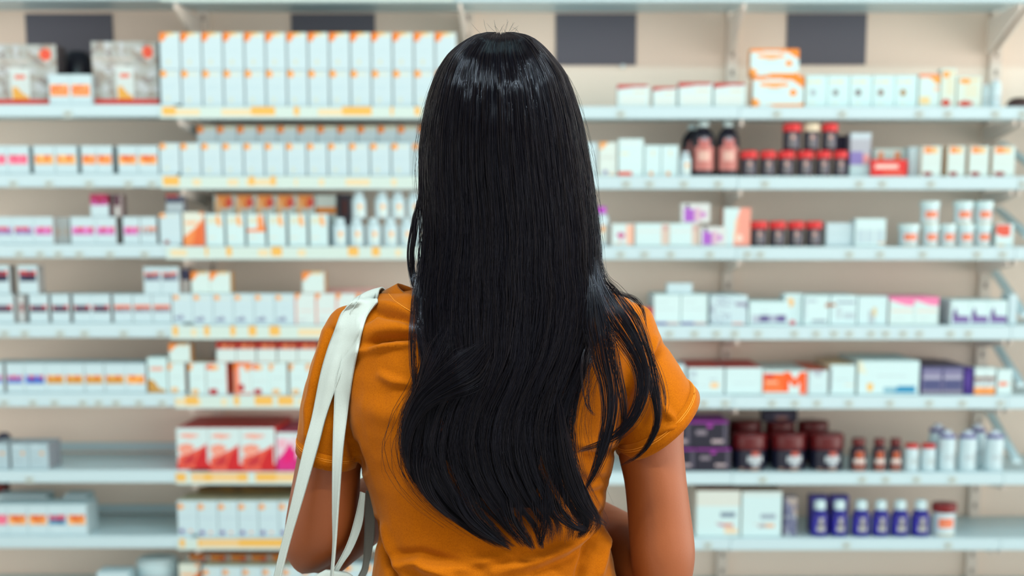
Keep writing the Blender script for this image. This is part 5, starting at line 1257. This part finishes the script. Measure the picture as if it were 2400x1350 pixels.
def lock(K, n, m=30, spread=1.0, jit=1.0):
    """a tress: rows of px, py, half width px, depth"""
    Q = interp(np.array(K, float), 10)
    s_ = np.linspace(0, 1, len(Q)); t = np.linspace(0, 1, m)
    q = np.stack([np.interp(t, s_, Q[:, i]) for i in range(4)], 1)
    d = np.gradient(q[:, :2], axis=0); d /= np.maximum(np.linalg.norm(d, axis=1, keepdims=True), 1e-9)
    nrm = np.stack([-d[:, 1], d[:, 0]], 1)
    o = RNG.uniform(-1, 1, n)[:, None] * spread
    ph = RNG.uniform(0, 6.28, n)[:, None]
    off = o * 1.25 * q[None, :, 2] + jit * 1.6 * np.sin(t[None, :] * RNG.uniform(3, 9, n)[:, None] + ph) * t[None, :]
    # strands end at different places
    cut = RNG.uniform(.8, 1.0, n)[:, None]; st = RNG.uniform(0, .2, n)[:, None]; tt_ = st + t[None, :] * (cut - st)
    off = off * np.clip(.25 + tt_ / .22, 0, 1) * (1 + .5 * (RNG.random(n)[:, None] < .12))
    X = np.interp(tt_, t, q[:, 0]) + np.interp(tt_, t, nrm[:, 0]) * off; Y_ = np.interp(tt_, t, q[:, 1]) + np.interp(tt_, t, nrm[:, 1]) * off
    D = np.interp(tt_, t, q[:, 3]) + .012 * np.clip(1 - tt_ / .25, 0, 1) + RNG.uniform(-.004, .004, n)[:, None] * (1 - .5 * np.abs(o))
    D = rest(X, Y_, D)
    r = RNG.uniform(.00015, .00025, n)[:, None] * np.interp(t, [0, .05, .8, 1], [.7, 1, 1, .3])[None, :]
    return X, Y_, D, r

def resample(S, m):
    out = []
    t0 = np.linspace(0, 1, S[0].shape[1]); t1 = np.linspace(0, 1, m)
    for a in S: out.append(np.stack([np.interp(t1, t0, row) for row in np.broadcast_to(a, S[0].shape)]))
    return out

M_HAIR_IN = plain('inner_hair', (9, 8, 12), 0.9, 0.05)
# inner mass: a thick closed volume that follows the fall of the hair
ys = np.concatenate([np.linspace(118, 220, 10), np.linspace(250, 1190, 32)])
V, Fc = [], []; nr = 40
rings_ = []
for y in ys:
    f = .955
    xc, hw = (HL(y) + HR(y)) / 2, (HR(y) - HL(y)) / 2 * f
    if y > 900: hw *= np.interp(y, [900, 1040, 1190], [1, .86, .3])
    B_, D_ = HB(y) + .006, HD(y)
    a = np.linspace(-math.pi * .56, math.pi * .56, nr // 2)
    outer = at(xc + hw * np.sin(a), np.full(nr // 2, y), B_ + D_ - D_ * np.cos(a) * .96)
    inner_d = max(.012, D_ * .22)
    inner = at(xc + (hw - 10) * np.sin(a[::-1]), np.full(nr // 2, y), B_ + D_ - (D_ - inner_d) * np.cos(a[::-1]) * .96 + .002)
    rings_.append(np.concatenate([outer, inner]))
loft(rings_, V, Fc)
sh_me = mesh('hair', V, Fc)
bm = bmesh.new(); bm.from_mesh(sh_me); bmesh.ops.recalc_face_normals(bm, faces=bm.faces); bm.to_mesh(sh_me); bm.free()
ca = sh_me.color_attributes.new('Col', 'FLOAT_COLOR', 'POINT')
ca.data.foreach_set('color', np.tile(np.array([.004, .0036, .005, 1], np.float32), len(sh_me.vertices)))
hair = child('hair', sh_me, M_HAIR_IN)

def strands(name, sets, m):
    S = [np.concatenate(x) for x in zip(*[resample(s, m) for s in sets])]
    return child(name, tubes(*S, name, hair_cols(len(S[0]))), M_HAIR, hair)

strands('hair_strands', [fall(5200, -1.5, 1.5, .93, 1.0), fall(900, -2.0, -1.3, .9, 1.0), fall(900, 1.3, 2.0, .9, 1.0), fall(1500, -1.45, 1.45, .97, 1.02, endj=(-420, -40), wild=2.0), fall(420, -1.4, 1.4, 1.0, 1.03, endj=(-520, 10), wild=3.6)], 64)
LOCKS = [
 ([(1392, 560, 10, 1.56), (1410, 650, 14, 1.55), (1442, 700, 17, 1.535), (1484, 760, 16, 1.522), (1512, 830, 13, 1.512), (1534, 920, 10, 1.508), (1541, 985, 7, 1.51), (1526, 1030, 5, 1.515), (1498, 1066, 4, 1.525), (1452, 1092, 2, 1.53)], 190),
 ([(1390, 600, 14, 1.54), (1408, 680, 20, 1.525), (1440, 745, 20, 1.512), (1478, 805, 16, 1.503), (1505, 865, 13, 1.498), (1506, 925, 11, 1.496), (1480, 985, 10, 1.496), (1430, 1030, 7, 1.496), (1345, 1060, 3, 1.497)], 260),
 ([(1385, 640, 20, 1.52), (1398, 740, 24, 1.503), (1412, 830, 18, 1.494), (1428, 910, 16, 1.49), (1428, 980, 13, 1.49), (1412, 1050, 11, 1.492), (1392, 1110, 7, 1.495), (1358, 1170, 2, 1.5)], 260),
 ([(1400, 700, 12, 1.51), (1425, 790, 10, 1.5), (1446, 870, 8, 1.495), (1462, 950, 7, 1.495), (1460, 1010, 5, 1.5), (1440, 1050, 2, 1.51)], 70),
 ([(1398, 655, 5, 1.55), (1440, 682, 4, 1.55), (1486, 700, 4, 1.55), (1508, 728, 3, 1.548), (1516, 780, 1, 1.54)], 40),
 ([(1405, 675, 10, 1.535), (1470, 770, 14, 1.52), (1520, 850, 18, 1.51), (1550, 930, 14, 1.512), (1556, 985, 4, 1.515)], 40),
 ([(1380, 800, 10, 1.495), (1372, 880, 8, 1.49), (1378, 950, 4, 1.49), (1395, 975, 1, 1.49)], 25),
 ([(1300, 860, 3, 1.496), (1312, 980, 9, 1.492), (1330, 1080, 13, 1.49), (1352, 1150, 14, 1.494), (1385, 1205, 9, 1.497), (1425, 1232, 3, 1.499)], 120),
 ([(986, 440, 4, 1.585), (973, 520, 7, 1.58), (963, 590, 7, 1.578), (966, 640, 6, 1.575), (980, 690, 7, 1.56), (986, 760, 9, 1.53)], 130),
 ([(982, 640, 8, 1.54), (974, 700, 7, 1.53), (968, 780, 7, 1.505), (968, 850, 6, 1.5), (972, 905, 5, 1.5), (955, 950, 3, 1.5), (932, 985, 1, 1.5)], 70),
 ([(1150, 800, 40, 1.482), (1100, 860, 34, 1.481), (1040, 900, 24, 1.482), (990, 940, 18, 1.484), (958, 1000, 12, 1.486), (950, 1060, 8, 1.488), (960, 1110, 3, 1.49)], 260),
 ([(1050, 760, 24, 1.485), (1010, 850, 16, 1.484), (985, 910, 10, 1.486), (960, 960, 8, 1.49), (944, 985, 2, 1.495)], 60),
 ([(1000, 1020, 20, 1.49), (985, 1090, 14, 1.49), (1000, 1150, 10, 1.493), (1035, 1195, 6, 1.496), (1075, 1225, 3, 1.499)], 90),
 ([(1080, 1120, 24, 1.488), (1110, 1200, 18, 1.493), (1160, 1255, 10, 1.497), (1200, 1288, 3, 1.5)], 110),
 ([(1190, 1130, 22, 1.488), (1205, 1220, 14, 1.492), (1236, 1265, 8, 1.496), (1252, 1290, 3, 1.499)], 100),
 ([(1270, 1120, 22, 1.488), (1272, 1220, 12, 1.492), (1266, 1262, 8, 1.496), (1270, 1288, 3, 1.498)], 90),
 ([(1300, 1100, 22, 1.488), (1312, 1190, 16, 1.493), (1345, 1230, 9, 1.496), (1376, 1242, 4, 1.499)], 100),
 ([(1366, 310, 1, 1.59), (1384, 400, 2, 1.595), (1397, 500, 3, 1.6), (1406, 590, 3, 1.6), (1403, 630, 2, 1.59), (1392, 660, 2, 1.57)], 50),
]
strands('hair_lock', [], 30) if False else None
for K, n in LOCKS:
    strands('hair_lock', [lock(K, int(n * .6))], 30)
# loose flyaway hairs round the outline
X, Y_, D, R = [], [], [], []
m = 16; t = np.linspace(0, 1, m)
for i in range(26):                    # short ones at the crown
    x0 = 1172 + RNG.normal(0, 26); a = RNG.uniform(-1.35, 1.35) * .9; ln = RNG.uniform(12, 46)
    cv = RNG.normal(0, .5)
    X.append(x0 + np.sin(a + cv * t) * ln * t); Y_.append(84 - np.cos(a + cv * t) * ln * t); D.append(np.full(m, 1.58 + RNG.normal(0, .02)))
for i in range(64):                    # down both sides
    s = -1 if i % 2 else 1; y0 = RNG.uniform(150, 620); ln = RNG.uniform(80, 260)
    yy = y0 + ln * t; e = HL(yy) if s < 0 else HR(yy)
    X.append(e + s * (RNG.uniform(-3, 2) + RNG.uniform(2, 16) * np.sin(t * math.pi * RNG.uniform(.5, 1))) ); Y_.append(yy); D.append(HB(yy) + HD(yy) + RNG.normal(0, .01))
for i in range(46):                    # over the shoulders and the shirt
    s = -1 if i % 3 else 1
    y0 = RNG.uniform(650, 900); ln = RNG.uniform(80, 240); yy = y0 + ln * t; e = HL(yy) if s < 0 else HR(yy) + 40
    X.append(e + s * (RNG.uniform(-12, 10) + RNG.uniform(-6, 26) * t ** 1.5 + 5 * np.sin(t * 6 + i))); Y_.append(yy); D.append(HB(yy) + .004)
X, Y_, D = map(np.array, (X, Y_, D))
R = np.full(X.shape, .00012) * np.interp(t, [0, .8, 1], [1, 1, .4])
mx_ = X.mean(1); sel = [np.arange(len(X)) < 26, (np.arange(len(X)) >= 26) & (mx_ < 1190), (np.arange(len(X)) >= 26) & (mx_ >= 1190)]
for q in sel:
    child('flyaway_hair', tubes(X[q], Y_[q], D[q], R[q], 'flyaway_hair', hair_cols(int(q.sum()))), M_HAIR, hair)

# ================================================================== light, camera
def area(name, loc, tilt, sx, sy, power, col):
    l = bpy.data.lights.new(name, 'AREA'); l.shape = 'RECTANGLE'; l.size = sx; l.size_y = sy; l.energy = power; l.color = col
    o = bpy.data.objects.new(name, l); COL.objects.link(o); o.location = loc; o.rotation_euler = (tilt, 0, 0); return o
COOL = (.56, .94, 1.0)
for x, p in ((-3.6, 10), (-1.7, 11), (.35, 7), (2.1, 8), (4.0, 13)):
    area('ceiling_tube', (x, 2.1, 3.0), math.radians(40), 1.6, .10, p, COOL)
for x, p in ((-1.6, 2), (.05, 140), (2.3, 130)):
    area('ceiling_tube', (x, .55, 3.0), math.radians(-22), 1.5, .08, p, (.9, 1.0, 1.0))
# added world fill for the surrounding shop: shaped brighter sideways, dim behind the camera
W = bpy.data.worlds.new('World'); SC.world = W; W.use_nodes = True
wn, wlk = W.node_tree.nodes, W.node_tree.links
tc = wn.new('ShaderNodeTexCoord'); sx = wn.new('ShaderNodeSeparateXYZ')
mr = wn.new('ShaderNodeMapRange'); mr.inputs['From Min'].default_value = -1; mr.inputs['From Max'].default_value = 1
xr = wn.new('ShaderNodeValToRGB'); xe = xr.color_ramp.elements; xr.color_ramp.interpolation = 'EASE'
for p, v in ((0.0, .46), (.22, .38), (.48, .2), (.74, .6), (1.0, 1.05)):
    e = xe[0] if p == 0.0 else (xe[-1] if p == 1.0 else xe.new(p))
    e.position = p; e.color = (v, v, v, 1)
rp = wn.new('ShaderNodeValToRGB'); rp.color_ramp.interpolation = 'EASE'
el_ = rp.color_ramp.elements
for p, v in ((0.0, 1.0), (.06, 1.0), (.16, .72), (.36, .34), (1.0, .1)):
    e = el_[0] if p == 0.0 else (el_[-1] if p == 1.0 else el_.new(p))
    e.position = p; e.color = (v, v, v, 1)
mu = wn.new('ShaderNodeMath'); mu.operation = 'MULTIPLY'
m2 = wn.new('ShaderNodeMath'); m2.operation = 'MULTIPLY'; m2.inputs[1].default_value = 4.4
wlk.new(tc.outputs['Generated'], sx.inputs[0]); wlk.new(sx.outputs['X'], mr.inputs['Value']); wlk.new(sx.outputs['Z'], rp.inputs['Fac'])
wlk.new(mr.outputs[0], xr.inputs['Fac']); wlk.new(xr.outputs['Color'], mu.inputs[0]); wlk.new(rp.outputs['Color'], mu.inputs[1]); wlk.new(mu.outputs[0], m2.inputs[0]); wlk.new(m2.outputs[0], wn['Background'].inputs['Strength'])
wn['Background'].inputs['Color'].default_value = (1.0, .94, .88, 1)
SC.cycles.max_bounces = 14; SC.cycles.diffuse_bounces = 8

cd = bpy.data.cameras.new('camera'); cam = bpy.data.objects.new('camera', cd); COL.objects.link(cam)
cam.location = CAM; cam.rotation_euler = (math.pi / 2 - PITCH, 0, 0)
cd.lens = 50; cd.sensor_width = 36; cd.sensor_fit = 'HORIZONTAL'
cd.shift_x = (1200.0 - PX0) / 2400.0
cd.shift_y = (PY0 - 675.0) / 2400.0
cd.dof.use_dof = True; cd.dof.focus_distance = 1.53; cd.dof.aperture_fstop = 4.2; cd.dof.aperture_blades = 0
cd.clip_start = .05
SC.camera = cam
SC.view_settings.view_transform = 'Standard'; SC.view_settings.look = 'None'
SC.view_settings.gamma = 1.0; SC.view_settings.use_curve_mapping = False
SC.view_settings.exposure = 0.14
SC.cycles.use_denoising = True
bpy.context.view_layer.update()
